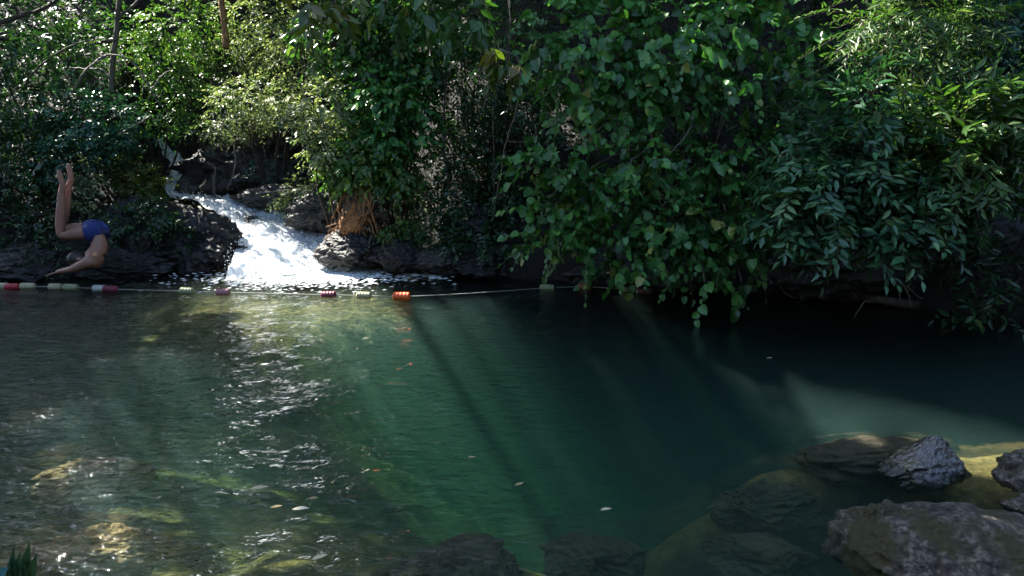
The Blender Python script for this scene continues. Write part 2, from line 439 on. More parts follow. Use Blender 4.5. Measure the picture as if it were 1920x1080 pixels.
# ------------------------------------------------------------------ leaves
SH = {
 'round': [(0, 0), (.40, .02), (.53, .32), (.36, .72), (0, 1)],
 'lance': [(0, 0), (.36, .22), (.5, .48), (.25, .8), (0, 1)],
 'small': [(0, 0), (.5, .42), (0, 1)],
}
def leaves(P, D, Nn, Ln, Wd, shape, rg, fold=.35, curl=.15):
    n = len(P)
    D = unit(D); X = unit(np.cross(D, Nn)); Nn = np.cross(X, D)
    s = SH[shape]
    right = s; left = [(-x, y) for x, y in s[-2:0:-1]]
    pts = np.array(right + left)
    kk = len(s)
    zz = np.abs(pts[:, 0]) * fold
    lp = pts[:, 1]
    Ln = np.broadcast_to(Ln, (n,)); Wd = np.broadcast_to(Wd, (n,))
    cu = rg.normal(curl, abs(curl) * .7, n)
    V = (P[:, None] + (lp[None, :, None] * Ln[:, None, None]) * D[:, None]
         + (pts[None, :, 0, None] * Wd[:, None, None]) * X[:, None]
         + ((zz[None] * Wd[:, None]) - cu[:, None] * Ln[:, None] * lp[None] ** 2)[..., None] * Nn[:, None])
    m_ = len(pts)
    r_face = list(range(0, kk))
    l_face = [0, kk - 1] + list(range(kk, m_))
    base = (np.arange(n) * m_)[:, None]
    F1 = base + np.array(r_face)[None]; F2 = base + np.array(l_face)[None]
    F = np.stack([F1, F2], 1).reshape(-1, len(r_face))
    return V.reshape(-1, 3), F, m_

def sprays(lobes, shape, ln, ratio, slen, per, droop, rg, hang=.3, upb=.8, size_var=.3, shell=.45, tone_bias=0.0):
    """lobes: (centre, (rx,ry,rz), number of sprays). returns V,F,tone,origins"""
    O = []; A = []; C = []; tb = []
    for c, r, n in lobes:
        u = unit(rg.normal(size=(n, 3)))
        rad = rg.uniform(0, 1, n) ** shell
        p_ = u * rad[:, None]
        bump_ = 1 + .22 * np.sin(u[:, 0] * 7 + c[0] * 3) * np.sin(u[:, 2] * 6 + c[2] * 5)
        p_ = p_ * bump_[:, None] * np.array(r)
        O.append(np.array(c) + p_); A.append(unit(u * .8 + rg.normal(0, .45, (n, 3)) + np.array([0, 0, -.1])))
        C.append(u); tb.append(rg.normal(0, .12, n))
    O = np.concatenate(O); A = np.concatenate(A); C = np.concatenate(C); tb = np.concatenate(tb)
    n = len(O)
    B = unit(np.cross(A, unit(np.array([0, 0, 1.]) + rg.normal(0, .35, (n, 3)))))
    Up = unit(np.cross(B, A)); Up *= np.sign(Up[:, 2:3] + 1e-6)
    sl = slen * rg.uniform(.6, 1.3, n)
    Ps = []; Ds = []; Ns = []; Ls = []; Ts = []
    for k in range(per):
        t = (k + .6) / per
        pos = O + A * (t * sl)[:, None] + np.array([0, 0, -1.]) * (droop * t * t * sl)[:, None]
        s = 1 if k % 2 else -1
        if k == per - 1: s = 0
        d = A * (.55 + .4 * (s == 0)) + B * (.8 * s) + np.array([0, 0, -1.]) * hang + rg.normal(0, .22, (n, 3))
        nn = Up * upb + C * .45 + rg.normal(0, .33, (n, 3))
        Ps.append(pos); Ds.append(d); Ns.append(nn)
        Ls.append(ln * (.75 + .35 * math.sin(math.pi * min(1, t + .15))) * rg.uniform(1 - size_var, 1 + size_var, n))
        Ts.append(np.clip(rg.uniform(0, 1, n) ** 1.1 * .9 + tb + tone_bias, 0, 1))
    P = np.concatenate(Ps); D = np.concatenate(Ds); Nn = np.concatenate(Ns); Ln = np.concatenate(Ls); T = np.concatenate(Ts)
    V, F, m_ = leaves(P, D, Nn, Ln, Ln * ratio * rg.uniform(.85, 1.15, len(Ln)), shape, rg)
    tips = O + A * sl[:, None] + np.array([0, 0, -1.]) * (droop * sl)[:, None]
    return V, F, np.repeat(T, m_), O, tips, A, sl

def lobe_px(px, py, rx, ry, Y, n, thick=None):
    c = at(px, py, Y); k = Y / FPX / math.cos(PITCH)
    rx *= k; ry *= k
    return (c, (rx, thick if thick else (rx + ry) * .45, ry), n)

def ground(x, y): return float(terrain_h(np.array([x]), np.array([y]))[0])

seedc = [100]
def plant(name, label, cat, lobes, mat, shape='small', ln=.06, ratio=.55, slen=.25, per=6, droop=.2, hang=.3, upb=.8,
          stem_mat='bark_dark', stem_r=.02, root=None, nstem=3, twigs=False, group=None, tone_bias=0, shell=.45, part='foliage', size_var=.3):
    seedc[0] += 1
    rg = np.random.default_rng(seedc[0])
    V, F, T, O, tips, A, sl_ = sprays(lobes, shape, ln, ratio, slen, per, droop, rg, hang, upb, size_var, shell, tone_bias)
    cs = np.array([l[0] for l in lobes])
    if root is None:
        cc = cs.mean(0)
        ry_ = cc[1] + .35
        root = (cc[0] + .1, ry_, ground(cc[0] + .1, ry_) - .05)
    e = empty(name, root, label, cat, group)
    mesh_obj(part, V, F, M[mat], e, attr={'tone': T})
    G = Geo()
    root = np.array(root)
    for i, (c, r, n) in enumerate(lobes):
        for q in range(nstem):
            tgt = np.array(c) + rg.normal(0, .35, 3) * np.array(r)
            mid = root * .45 + tgt * .55 + np.array([rg.normal(0, .1), rg.normal(0, .08), .12 * np.linalg.norm(tgt - root)])
            c_ = curve([root, mid, tgt], 12, .006)
            G.tube(c_, np.linspace(stem_r, stem_r * .25, len(c_)), 5)
    if twigs:
        for a, b_, s in zip(O, tips, sl_):
            mid = (a + b_) / 2 + np.array([0, 0, .06 * s])
            G.tube(np.array([a, mid, b_]), [.0035, .0028, .0015], 3, False)
    G.obj('stem', M[stem_mat], e)
    return e

LP = lobe_px
# --- big hanging trees on the right
plant('broadleaf_tree', 'round-leaved tree with green leafy branches hanging low over the pool, right of centre', 'tree',
      [LP(1120, 50, 120, 75, 7.1, 68), LP(1280, 70, 140, 95, 7.2, 105), LP(1420, 40, 120, 75, 7.2, 58), LP(1110, 150, 95, 60, 7.2, 43),
       LP(1225, 165, 120, 55, 7.1, 55), LP(1390, 150, 100, 55, 7.2, 34), LP(1160, 195, 90, 30, 7.1, 19), 
       LP(1040, 320, 80, 55, 6.9, 34), LP(1150, 315, 95, 60, 6.9, 46), LP(1300, 305, 85, 35, 7.0, 31), LP(1390, 300, 70, 45, 7.0, 24),
       LP(1070, 400, 80, 55, 7.0, 27), LP(1190, 400, 110, 55, 6.9, 46), LP(1330, 390, 90, 60, 6.9, 43),
       LP(1045, 445, 48, 30, 6.9, 16), LP(1130, 440, 70, 32, 6.9, 21), LP(1290, 430, 110, 38, 6.8, 49), LP(1400, 430, 75, 38, 6.9, 24),
       LP(1175, 490, 48, 16, 6.75, 12), LP(1300, 478, 80, 16, 6.7, 13), LP(1330, 525, 26, 8, 6.6, 2), LP(1392, 525, 12, 10, 6.6, 2)],
      'leaf_round', 'round', .077, .86, .34, 8, .35, hang=.7, upb=.65, shell=.33, size_var=.5, stem_mat='twig', stem_r=.022, root=(2.4, 9.0, 1.2), nstem=1, twigs=True)
plant('lanceleaf_tree', 'tree with long dark blue-green drooping leaves leaning over the right edge of the pool', 'tree',
      [LP(1620, 200, 100, 60, 6.2, 75), LP(1730, 165, 120, 45, 6.35, 45), LP(1560, 290, 90, 40, 6.1, 50), LP(1680, 290, 120, 60, 6.1, 120),
       LP(1500, 300, 70, 35, 6.3, 24), LP(1560, 360, 110, 40, 6.0, 75), LP(1700, 370, 110, 45, 6.0, 80), LP(1510, 400, 80, 35, 6.1, 45),
       LP(1630, 430, 110, 35, 6.0, 60), LP(1540, 440, 60, 22, 6.1, 18), LP(1760, 425, 80, 30, 6.0, 22), LP(1850, 330, 80, 60, 6.1, 50)],
      'leaf_lance', 'lance', .112, .37, .32, 8, .2, hang=.12, upb=.9, stem_mat='bark_dark', stem_r=.025, root=(5.0, 8.2, .9), nstem=1, twigs=True)
plant('sapling', 'sapling with yellow-green sunlit leaves at the right edge of the photo', 'sapling',
      [LP(1800, 250, 95, 60, 5.9, 140), LP(1880, 210, 70, 60, 5.9, 90), LP(1810, 315, 95, 50, 5.9, 100), LP(1700, 215, 40, 22, 5.8, 14)],
      'leaf_lime', 'lance', .105, .34, .28, 8, .2, hang=.3, upb=.8, root=(5.2, 7.6, .6), nstem=1, twigs=True)
plant('feathery_tree', 'bright feathery green branches at the top right, drooping from above', 'tree',
      [LP(1690, 20, 90, 45, 6.4, 70), LP(1780, 50, 80, 45, 6.4, 60), LP(1640, 60, 60, 25, 6.4, 18), LP(1760, -60, 100, 50, 6.4, 20), LP(1820, 95, 40, 25, 6.4, 12)],
      'leaf_lime', 'lance', .085, .2, .42, 18, .45, hang=.3, upb=.8, root=(4.6, 8.6, 1.6), nstem=1, twigs=True)
plant('shrub', 'dark shrub filling the top right corner behind the feathery branches', 'shrub',
      [LP(1880, 60, 90, 80, 7.0, 160), LP(1900, 130, 60, 40, 6.9, 60)], 'leaf_blue', 'lance', .1, .36, .3, 8, .2, root=(5.4, 8.4, 1.0), nstem=2)
plant('shrub', 'dark shrub low on the right edge above the black water', 'shrub',
      [LP(1880, 520, 60, 60, 6.4, 40), LP(1850, 590, 40, 20, 6.3, 14), LP(1790, 470, 60, 50, 6.9, 40)], 'leaf_dark', 'lance', .09, .4, .25, 7, .3, root=(4.9, 7.3, .2), nstem=2)
# --- shaded plants behind the right hand trees
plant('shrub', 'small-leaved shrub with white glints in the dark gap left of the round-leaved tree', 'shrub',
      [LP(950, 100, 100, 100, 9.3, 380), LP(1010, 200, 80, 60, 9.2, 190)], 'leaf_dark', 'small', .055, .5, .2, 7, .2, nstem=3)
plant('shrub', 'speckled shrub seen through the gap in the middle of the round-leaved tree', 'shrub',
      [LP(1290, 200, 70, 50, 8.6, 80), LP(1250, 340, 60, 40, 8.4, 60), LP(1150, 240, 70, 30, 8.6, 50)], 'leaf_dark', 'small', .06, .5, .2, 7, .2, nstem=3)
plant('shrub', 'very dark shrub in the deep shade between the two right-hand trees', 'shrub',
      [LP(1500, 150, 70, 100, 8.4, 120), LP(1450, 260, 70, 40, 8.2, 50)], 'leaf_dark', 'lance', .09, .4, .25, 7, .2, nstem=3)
# --- left and middle bank plants
plant('shrub', 'glossy dark-leaved shrub at the far left top corner', 'shrub',
      [LP(50, 60, 130, 100, 10.6, 420), LP(-60, 200, 120, 120, 10.2, 240)], 'leaf_dark', 'small', .075, .5, .24, 7, .2)
plant('shrub', 'dark olive shrub under the crooked branches at the left edge', 'shrub',
      [LP(50, 210, 100, 80, 10.0, 260), LP(40, 320, 80, 60, 9.7, 140)], 'leaf_dark', 'small', .07, .5, .22, 7, .25)
plant('shrub', 'blue-green shrub hanging left of the top of the waterfall', 'shrub',
      [LP(170, 230, 90, 60, 9.9, 260), LP(215, 280, 50, 35, 9.8, 90), LP(120, 300, 60, 45, 9.6, 90)], 'leaf_blue', 'small', .08, .5, .24, 7, .25)
plant('shrub', 'mid-green shrub around the pale bent branches at upper left', 'shrub',
      [LP(200, 90, 110, 70, 11.6, 320), LP(300, 210, 90, 45, 11.2, 150)], 'leaf_mid', 'small', .06, .5, .22, 7, .2)
plant('shrub', 'yellow-green sunlit bush left of the small trunk, at the top between the two trunks', 'bush',
      [LP(340, 50, 100, 70, 11.9, 340), LP(320, 120, 90, 55, 11.7, 220)], 'leaf_lime', 'small', .06, .55, .2, 7, .2)
plant('shrub', 'shaded green bush behind the waterfall top, under the yellow-green bush', 'bush',
      [LP(390, 150, 80, 60, 12.3, 200), LP(350, 205, 60, 40, 12.2, 90)], 'leaf_mid', 'small', .055, .5, .2, 7, .2)
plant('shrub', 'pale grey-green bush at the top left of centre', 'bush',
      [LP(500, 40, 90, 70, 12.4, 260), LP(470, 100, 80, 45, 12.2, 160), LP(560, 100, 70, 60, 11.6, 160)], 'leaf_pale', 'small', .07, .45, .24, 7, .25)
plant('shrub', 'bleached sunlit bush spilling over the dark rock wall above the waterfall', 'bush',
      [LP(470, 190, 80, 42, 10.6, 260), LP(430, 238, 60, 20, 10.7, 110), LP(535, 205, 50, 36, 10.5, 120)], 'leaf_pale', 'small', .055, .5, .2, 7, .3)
plant('shrub', 'green leafy bush hanging in the top centre', 'bush',
      [LP(660, 50, 100, 70, 9.9, 260), LP(770, 60, 90, 70, 9.7, 220), LP(700, 130, 90, 50, 9.7, 160)], 'leaf_mid', 'round', .075, .65, .26, 7, .35, hang=.6)
plant('shrub', 'dark green bush with rounded leaves drooping right of the sunlit patch', 'bush',
      [LP(740, 190, 75, 60, 9.3, 170), LP(720, 260, 80, 40, 9.3, 130)], 'leaf_round', 'round', .075, .75, .26, 7, .4, hang=.7)
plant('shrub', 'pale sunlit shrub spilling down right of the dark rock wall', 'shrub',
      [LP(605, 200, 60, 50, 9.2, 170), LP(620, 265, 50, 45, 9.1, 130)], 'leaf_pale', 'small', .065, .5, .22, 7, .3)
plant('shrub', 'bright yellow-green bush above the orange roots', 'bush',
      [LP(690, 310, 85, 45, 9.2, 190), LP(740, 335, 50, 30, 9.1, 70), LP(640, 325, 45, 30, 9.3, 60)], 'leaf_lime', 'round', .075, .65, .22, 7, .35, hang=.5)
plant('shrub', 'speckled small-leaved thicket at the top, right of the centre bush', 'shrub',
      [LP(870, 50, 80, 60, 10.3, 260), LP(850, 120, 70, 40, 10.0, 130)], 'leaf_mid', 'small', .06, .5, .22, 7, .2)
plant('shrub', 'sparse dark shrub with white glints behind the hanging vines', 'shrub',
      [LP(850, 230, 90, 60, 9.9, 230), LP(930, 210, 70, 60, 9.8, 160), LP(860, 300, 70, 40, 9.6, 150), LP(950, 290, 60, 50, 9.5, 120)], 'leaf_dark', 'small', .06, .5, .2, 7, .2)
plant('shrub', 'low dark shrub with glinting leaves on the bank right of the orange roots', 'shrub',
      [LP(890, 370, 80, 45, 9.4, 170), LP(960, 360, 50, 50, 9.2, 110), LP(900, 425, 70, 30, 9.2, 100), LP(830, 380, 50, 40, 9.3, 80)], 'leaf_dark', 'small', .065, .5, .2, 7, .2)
plant('fern_clump', 'dull green fern clump on the bank below the dark cave right of the roots', 'fern',
      [LP(815, 425, 60, 30, 9.1, 60)], 'leaf_dark', 'lance', .05, .3, .35, 18, .5, hang=.2, nstem=5, stem_r=.006)
plant('shrub', 'small bright shrub growing between rocks right beside the cascade', 'shrub',
      [LP(560, 350, 30, 25, 10.0, 50), LP(535, 372, 25, 14, 10.0, 26)], 'leaf_pale', 'small', .055, .5, .18, 7, .3, stem_r=.008)
plant('shrub', 'dark ferny plant in the rock recess above the cascade', 'fern',
      [LP(500, 330, 40, 28, 10.8, 40)], 'leaf_blue', 'lance', .055, .35, .25, 12, .5, stem_r=.006)
plant('shrub', 'sunlit yellowish scrub on top of the black rock left of the cascade', 'shrub',
      [LP(262, 345, 45, 26, 9.7, 110), LP(245, 310, 35, 25, 9.8, 50)], 'leaf_olive', 'small', .06, .4, .2, 8, .3)
plant('shrub', 'small plant with white glinting leaves just right of the diver’s legs', 'plant',
      [LP(170, 335, 18, 30, 9.3, 36), LP(155, 380, 10, 18, 9.2, 14)], 'leaf_pale', 'small', .06, .45, .14, 6, .3, stem_r=.006)
plant('shrub', 'dark shrub covering the bank behind the diver', 'shrub',
      [LP(240, 420, 60, 60, 9.3, 130), LP(60, 420, 80, 50, 9.3, 120)], 'leaf_dark', 'small', .07, .5, .22, 7, .3)
plant('fern_clump', 'dark fern clump at the waterline left of the diver’s hands', 'fern',
      [LP(40, 480, 60, 28, 8.9, 40), LP(100, 478, 30, 20, 8.8, 20)], 'leaf_dark', 'lance', .055, .3, .35, 16, .6, hang=.2, nstem=5, stem_r=.006)
plant('hanging_branch', 'olive leafy twig hanging in front at the top, left of the vines', 'branch',
      [LP(575, 0, 22, 20, 4.6, 6), LP(650, 30, 40, 25, 4.8, 10)], 'leaf_olive', 'lance', .1, .42, .2, 5, .5, hang=.9, upb=.4, root=tuple(at(610, -160, 5.2)), nstem=2, stem_r=.008, twigs=True)
plant('hanging_branch', 'yellow-green drooping leaves hanging on a twig beside the pale vine', 'branch',
      [LP(935, 105, 18, 12, 6.2, 4), LP(950, 135, 16, 10, 6.2, 3)], 'leaf_olive', 'lance', .14, .4, .16, 5, .6, hang=1.2, upb=.3, root=tuple(at(900, -120, 6.8)), nstem=2, stem_r=.008, twigs=True)
plant('hanging_branch', 'branch of broad green leaves hanging into the top centre of the view', 'branch',
      [LP(780, 5, 70, 18, 5.6, 16), LP(870, 30, 40, 20, 5.7, 9)], 'leaf_mid', 'lance', .12, .48, .2, 5, .5, hang=.8, upb=.5, root=tuple(at(820, -180, 6.4)), nstem=2, stem_r=.008, twigs=True)

plant('shrub', 'low leafy plant hanging over the dark rocks right of the orange roots', 'plant',
      [LP(770, 430, 45, 22, 8.95, 60), LP(735, 452, 25, 14, 8.9, 20)], 'leaf_mid', 'small', .06, .5, .2, 7, .5, hang=.6, stem_r=.006)
plant('shrub', 'dark creeping plant on the waterline rocks left of the hanging round leaves', 'plant',
      [LP(900, 465, 60, 20, 8.8, 70), LP(850, 455, 35, 16, 8.8, 30)], 'leaf_dark', 'small', .065, .5, .2, 7, .5, hang=.6, stem_r=.006)
plant('shrub', 'dark creeper trailing down the black boulder left of the cascade', 'plant',
      [LP(290, 400, 45, 26, 9.2, 80), LP(330, 440, 28, 24, 9.1, 34)], 'leaf_dark', 'small', .06, .5, .18, 7, .5, hang=.6, stem_r=.006)

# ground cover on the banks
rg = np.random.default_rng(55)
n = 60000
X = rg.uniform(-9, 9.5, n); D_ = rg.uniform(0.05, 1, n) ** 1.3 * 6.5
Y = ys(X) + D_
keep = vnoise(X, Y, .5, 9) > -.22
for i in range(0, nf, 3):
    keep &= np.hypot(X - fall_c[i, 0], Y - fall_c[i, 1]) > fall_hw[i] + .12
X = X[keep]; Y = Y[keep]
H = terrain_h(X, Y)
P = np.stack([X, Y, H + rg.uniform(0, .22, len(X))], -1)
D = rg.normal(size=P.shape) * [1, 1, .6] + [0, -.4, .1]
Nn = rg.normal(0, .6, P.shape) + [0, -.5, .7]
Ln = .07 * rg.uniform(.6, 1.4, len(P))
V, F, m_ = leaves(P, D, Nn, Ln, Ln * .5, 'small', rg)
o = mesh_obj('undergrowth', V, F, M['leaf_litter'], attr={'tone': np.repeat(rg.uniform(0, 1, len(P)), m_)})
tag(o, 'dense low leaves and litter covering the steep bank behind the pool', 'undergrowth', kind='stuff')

# ------------------------------------------------------------------ added overhead canopy: blocks the sun, gaps cut along its rays to place light
TUN = []
def tun(p, r): TUN.append((np.array(p, float), r))
for i in range(55, nf, 4): tun(fall_c[i], fall_hw[i] * .95 + .05)
[tun(fall_c[i], .16) for i in range(8, 55, 9)]
tun(wat(430, 525), .3); tun(wat(480, 560), .25); tun(wat(500, 520), .32); tun(wat(640, 540), .42); tun(wat(740, 560), .42); tun(wat(560, 570), .35); tun(wat(790, 570), .42); tun(wat(690, 585), .5); tun(wat(660, 505), .35)
tun(at(470, 190, 10.6), .95); tun(at(430, 235, 10.7), .5); tun(at(540, 205, 10.5), .5)
tun(at(605, 200, 9.2), .6); tun(at(620, 265, 9.1), .5); tun(at(560, 130, 10.8), .5); tun(at(690, 310, 9.0), .38)
tun(at(350, 60, 11.8), .5); tun(at(540, 90, 11.6), .5); tun(at(570, 360, 9.9), .25); tun(at(270, 330, 9.7), .22)
tun(at(1810, 260, 5.8), .42); tun(at(1870, 215, 5.8), .28); tun(at(1750, 60, 6.3), .45); tun(at(1680, 30, 6.3), .35); tun(at(1620, 160, 6.1), .16)
tun(at(125, 345, 8.3), .09); tun(at(665, 390, 9.2), .16); tun(at(330, 440, 9.3), .1); tun(at(700, 470, 9.1), .15); tun(at(1700, 545, 7.1), -.03)
rt = np.random.default_rng(12)
for (a, b_), (c_, d_), r in (((1350, 690), (1600, 780), .035), ((1500, 710), (1960, 850), .075)):
    for t in np.linspace(0, 1, 22):
        tun(wat(a + (c_ - a) * t, b_ + (d_ - b_) * t), r * (.5 + .8 * t))
for a, b_, r in ((1510, 812, .05), (1560, 806, .06), (1620, 803, .06), (1690, 805, .06), (1820, 830, .10), (1860, 845, .14), (1900, 862, .14), (1850, 885, .06), (1530, 845, .03)):
    tun(wat(a, b_, -.15), r)
for a, b_, r in ((165, 880, .11), (195, 865, .08), (170, 935, .05), (150, 1040, .10), (200, 1030, .07), (70, 790, .06)):
    q = wat(a, b_); tun(q, r)
for k in range(330):      # dapples on the left and middle bank foliage
    px = rt.uniform(0, 800) if k % 6 else rt.uniform(800, 1000); py = rt.uniform(-20, 430); tun(at(px, py, rt.uniform(9.4, 12)), rt.uniform(.03, .10) if px > 700 else rt.uniform(.05, .15))
for k in range(12):
    tun(at(rt.uniform(1500, 1750), rt.uniform(0, 540), rt.uniform(5.9, 6.4)), rt.uniform(.03, .06))
for k in range(60):
    tun(wat(rt.uniform(180, 840), 700 + 400 * rt.uniform(0, 1), -.5), rt.uniform(-.04, .02))
for k in range(5):
    tun(wat(rt.uniform(60, 600), rt.uniform(540, 700)), rt.uniform(.03, .08))
rg = np.random.default_rng(77)
cells = [(-17, -10), (-10, -5.5), (-5.5, -2), (-2, 1.5), (1.5, 5), (5, 10)]
for ci, (xa, xb) in enumerate(cells):
    n = int(1500 * (xb - xa))
    P = np.stack([rg.uniform(xa, xb, n), rg.uniform(5.9, 20, n), rg.uniform(0, 1.9, n)], -1)
    P[:, 2] += 6.2 + .55 * np.maximum(0, P[:, 1] - 9.5)
    ok = np.ones(n, bool)
    for q, r in TUN:
        dv = P - q; al = dv @ SUN
        dist = np.linalg.norm(dv - al[:, None] * SUN, axis=1)
        ok &= dist > r + .10
    P = P[ok]
    n = len(P)
    Ln = rg.uniform(.28, .42, n)
    D = rg.normal(size=(n, 3)) * [1, 1, .3]
    Nn = rg.normal(0, .3, (n, 3)) + SUN
    P0 = P - unit(D) * (Ln * .5)[:, None]
    V, F, m_ = leaves(P0, D, Nn, Ln, Ln * .62, 'lance', rg)
    xc = (xa + xb) / 2 + rg.uniform(-.5, .5); yc = 14.5 + rg.uniform(-.5, 2.5)
    zb = ground(xc, yc)
    e = empty('forest_tree', (xc, yc, zb - .2), ['forest tree leaning over the far left of the bank, crown overhead', 'forest tree behind the far left shrubs, crown overhead',
              'forest tree standing behind the top of the waterfall', 'forest tree behind the centre thicket, crown overhead', 'forest tree in the dark behind the round-leaved tree', 'forest tree far back behind the right-hand trees'][ci], 'tree')
    mesh_obj('crown', V, F, M['leaf_mid'], e, attr={'tone': np.repeat(rg.uniform(0, 1, n), m_)})  # unseen crown, added to shade the scene, with gaps for sun patches
    G = Geo()
    top = np.array([xc - .3, 12.0, 9.6])
    c_ = curve([(xc, yc, zb - .2), (xc + .2, yc - .3, (zb + 9.6) / 2), top], 14, .03)
    G.tube(c_, np.linspace(.16, .08, len(c_)), 9)
    G.obj('trunk', M['bark_dark'], e)
    for q in range(7):
        s0 = c_[-1 - (q % 5)]
        tp = np.array([rg.uniform(xa, xb), rg.uniform(6, 18), 7.6]); tp[2] += .55 * max(0, tp[1] - 9.5)
        G = Geo(); l_ = curve([s0, (s0 + tp) / 2 + [0, 0, .4], tp], 10, .03)
        G.tube(l_, np.linspace(.06, .015, len(l_)), 6); G.obj('limb', M['bark_dark'], e)

# ------------------------------------------------------------------ trunks, bent branches, vines, roots
def stick(name, label, cat, paths, mat, rad, seg=6, group=None, jit=.004, part='branch'):
    """paths: lists of (px,py,Y); first is the main stem"""
    base = at(*paths[0][0])
    if len(paths) == 1:
        G = Geo(); c_ = curve([at(*p) for p in paths[0]], 22, jit); G.tube(c_, np.linspace(rad[0], rad[1], len(c_)), seg)
        return tag(G.obj(name, M[mat]), label, cat, group)
    e = empty(name, base, label, cat, group)
    for i, pth in enumerate(paths):
        G = Geo(); c_ = curve([at(*p) for p in pth], 22, jit)
        f = 1 if i == 0 else .5
        G.tube(c_, np.linspace(rad[0] * f, rad[1] * f, len(c_)), seg)
        G.obj('trunk' if i == 0 and part == 'branch' and cat == 'tree' else part, M[mat], e)
    return e
stick('small_tree', 'thin pale trunk standing upright among leaves at upper left', 'tree',
      [[(208, 175, 10.6), (212, 110, 10.7), (220, 40, 10.8), (226, -40, 10.9)], [(214, 75, 10.7), (190, 78, 10.6), (170, 85, 10.5)], [(222, 35, 10.8), (250, 10, 10.8), (290, -25, 10.9)]], 'bark', (.042, .03))
stick('bent_branch', 'pale thin branch arching over like a bow in front of the upper left shrubs', 'branch',
      [[(135, 175, 9.7), (160, 135, 9.7), (195, 106, 9.75), (235, 108, 9.8), (265, 135, 9.85), (285, 175, 9.9)], [(262, 128, 9.9), (268, 150, 9.9), (265, 185, 9.9)], [(200, 108, 9.75), (178, 115, 9.7), (172, 95, 9.7)]], 'twig', (.016, .009))
stick('bent_branch', 'grey branch running level from the left to the pale trunk', 'branch', [[(130, 127, 9.8), (165, 130, 9.8), (190, 130, 9.8), (204, 148, 9.8)]], 'twig', (.012, .008))
stick('bent_branch', 'forked pale stick pointing up right from the arch foot', 'branch', [[(282, 172, 9.9), (300, 145, 9.9), (318, 132, 9.95)], [(282, 172, 9.9), (300, 195, 9.9), (318, 215, 9.9)]], 'twig', (.011, .006))
stick('fallen_stick', 'pale straight stick slanting up beside the top of the waterfall', 'stick', [[(222, 252, 9.6), (250, 236, 9.7), (285, 216, 9.8)]], 'twig', (.014, .010))
stick('bent_branch', 'long thin dark branch crossing the upper left corner', 'branch', [[(50, 150, 10), (85, 115, 10), (135, 85, 10), (190, 72, 10.2)]], 'bark', (.015, .008))
stick('bent_branch', 'thick brown branch slanting in from the top left corner', 'branch', [[(-20, 50, 9.8), (40, 30, 9.9), (90, 12, 10), (130, -20, 10.1)]], 'bark_dark', (.03, .02))
stick('tree_trunk', 'reddish brown trunk rising out of the top between pale bushes', 'tree', [[(424, 90, 11.4), (420, 40, 11.5), (410, -30, 11.6)]], 'root', (.05, .045))
stick('tree_trunk', 'dark trunk in the top centre left of the leafy bush', 'tree', [[(632, 110, 9.9), (626, 50, 9.9), (622, -30, 9.9)]], 'bark_dark', (.07, .06))
stick('hanging_vine', 'pale long vine hanging from the twig cluster down to the dark bank', 'vine',
      [[(938, 92, 7.4), (972, 110, 7.5), (975, 160, 7.6), (968, 210, 7.8), (950, 262, 8.1), (940, 320, 8.4), (928, 400, 8.8)], [(952, 122, 7.5), (975, 148, 7.6)], [(952, 265, 8.1), (985, 268, 8.1), (1005, 272, 8.1)]], 'twig', (.012, .007), part='tendril')
stick('hanging_vine', 'short greenish pod-like vine hanging left of the long pale vine', 'vine', [[(925, 90, 7.3), (917, 130, 7.3), (915, 170, 7.35), (904, 212, 7.4)]], 'bark', (.014, .006))
stick('hanging_vine', 'thin straight vine hanging in the dark right of the centre thicket', 'vine', [[(924, 200, 8.6), (926, 300, 8.8), (927, 380, 9)]], 'bark', (.008, .006))
stick('hanging_vine', 'thin brown vine hanging between the bush and the dark gap', 'vine', [[(835, 150, 9.2), (832, 260, 9.2), (842, 350, 9.2)]], 'bark_dark', (.01, .007))
stick('hanging_vine', 'thin pale root hanging down the dark rock wall', 'vine', [[(437, 262, 10.6), (441, 300, 10.55), (436, 330, 10.5), (426, 356, 10.45)]], 'twig', (.011, .006))
stick('hanging_vine', 'short pale root hanging just below the bleached bush', 'vine', [[(467, 255, 10.7), (467, 275, 10.7)]], 'twig', (.01, .006))
stick('hanging_vine', 'knobbly pale root standing on the rock beside the cascade', 'vine', [[(402, 370, 10.5), (401, 340, 10.5), (403, 315, 10.5), (388, 305, 10.5)]], 'bark', (.02, .012))
stick('bare_branch', 'S-shaped bare branch inside the round-leaved tree', 'branch', [[(1217, 215, 6.9), (1222, 245, 6.85), (1212, 280, 6.8), (1185, 300, 6.8), (1175, 330, 6.8)], [(1224, 250, 6.85), (1212, 290, 6.8), (1195, 330, 6.8), (1165, 362, 6.8)]], 'twig', (.012, .007))
stick('bare_branch', 'forked bare branch crossing the gap in the round-leaved tree', 'branch', [[(1180, 212, 7.0), (1150, 225, 7.0), (1118, 245, 7.0), (1105, 270, 7.0)], [(1180, 212, 7.0), (1155, 240, 7.0), (1145, 265, 7.0), (1143, 300, 7.0)]], 'twig', (.011, .006))
stick('bare_branch', 'thin bare twig rising to a yellow leaf in the middle of the round-leaved tree', 'branch', [[(1295, 215, 6.9), (1292, 245, 6.9), (1265, 278, 6.9), (1240, 300, 6.9)]], 'twig', (.009, .005))

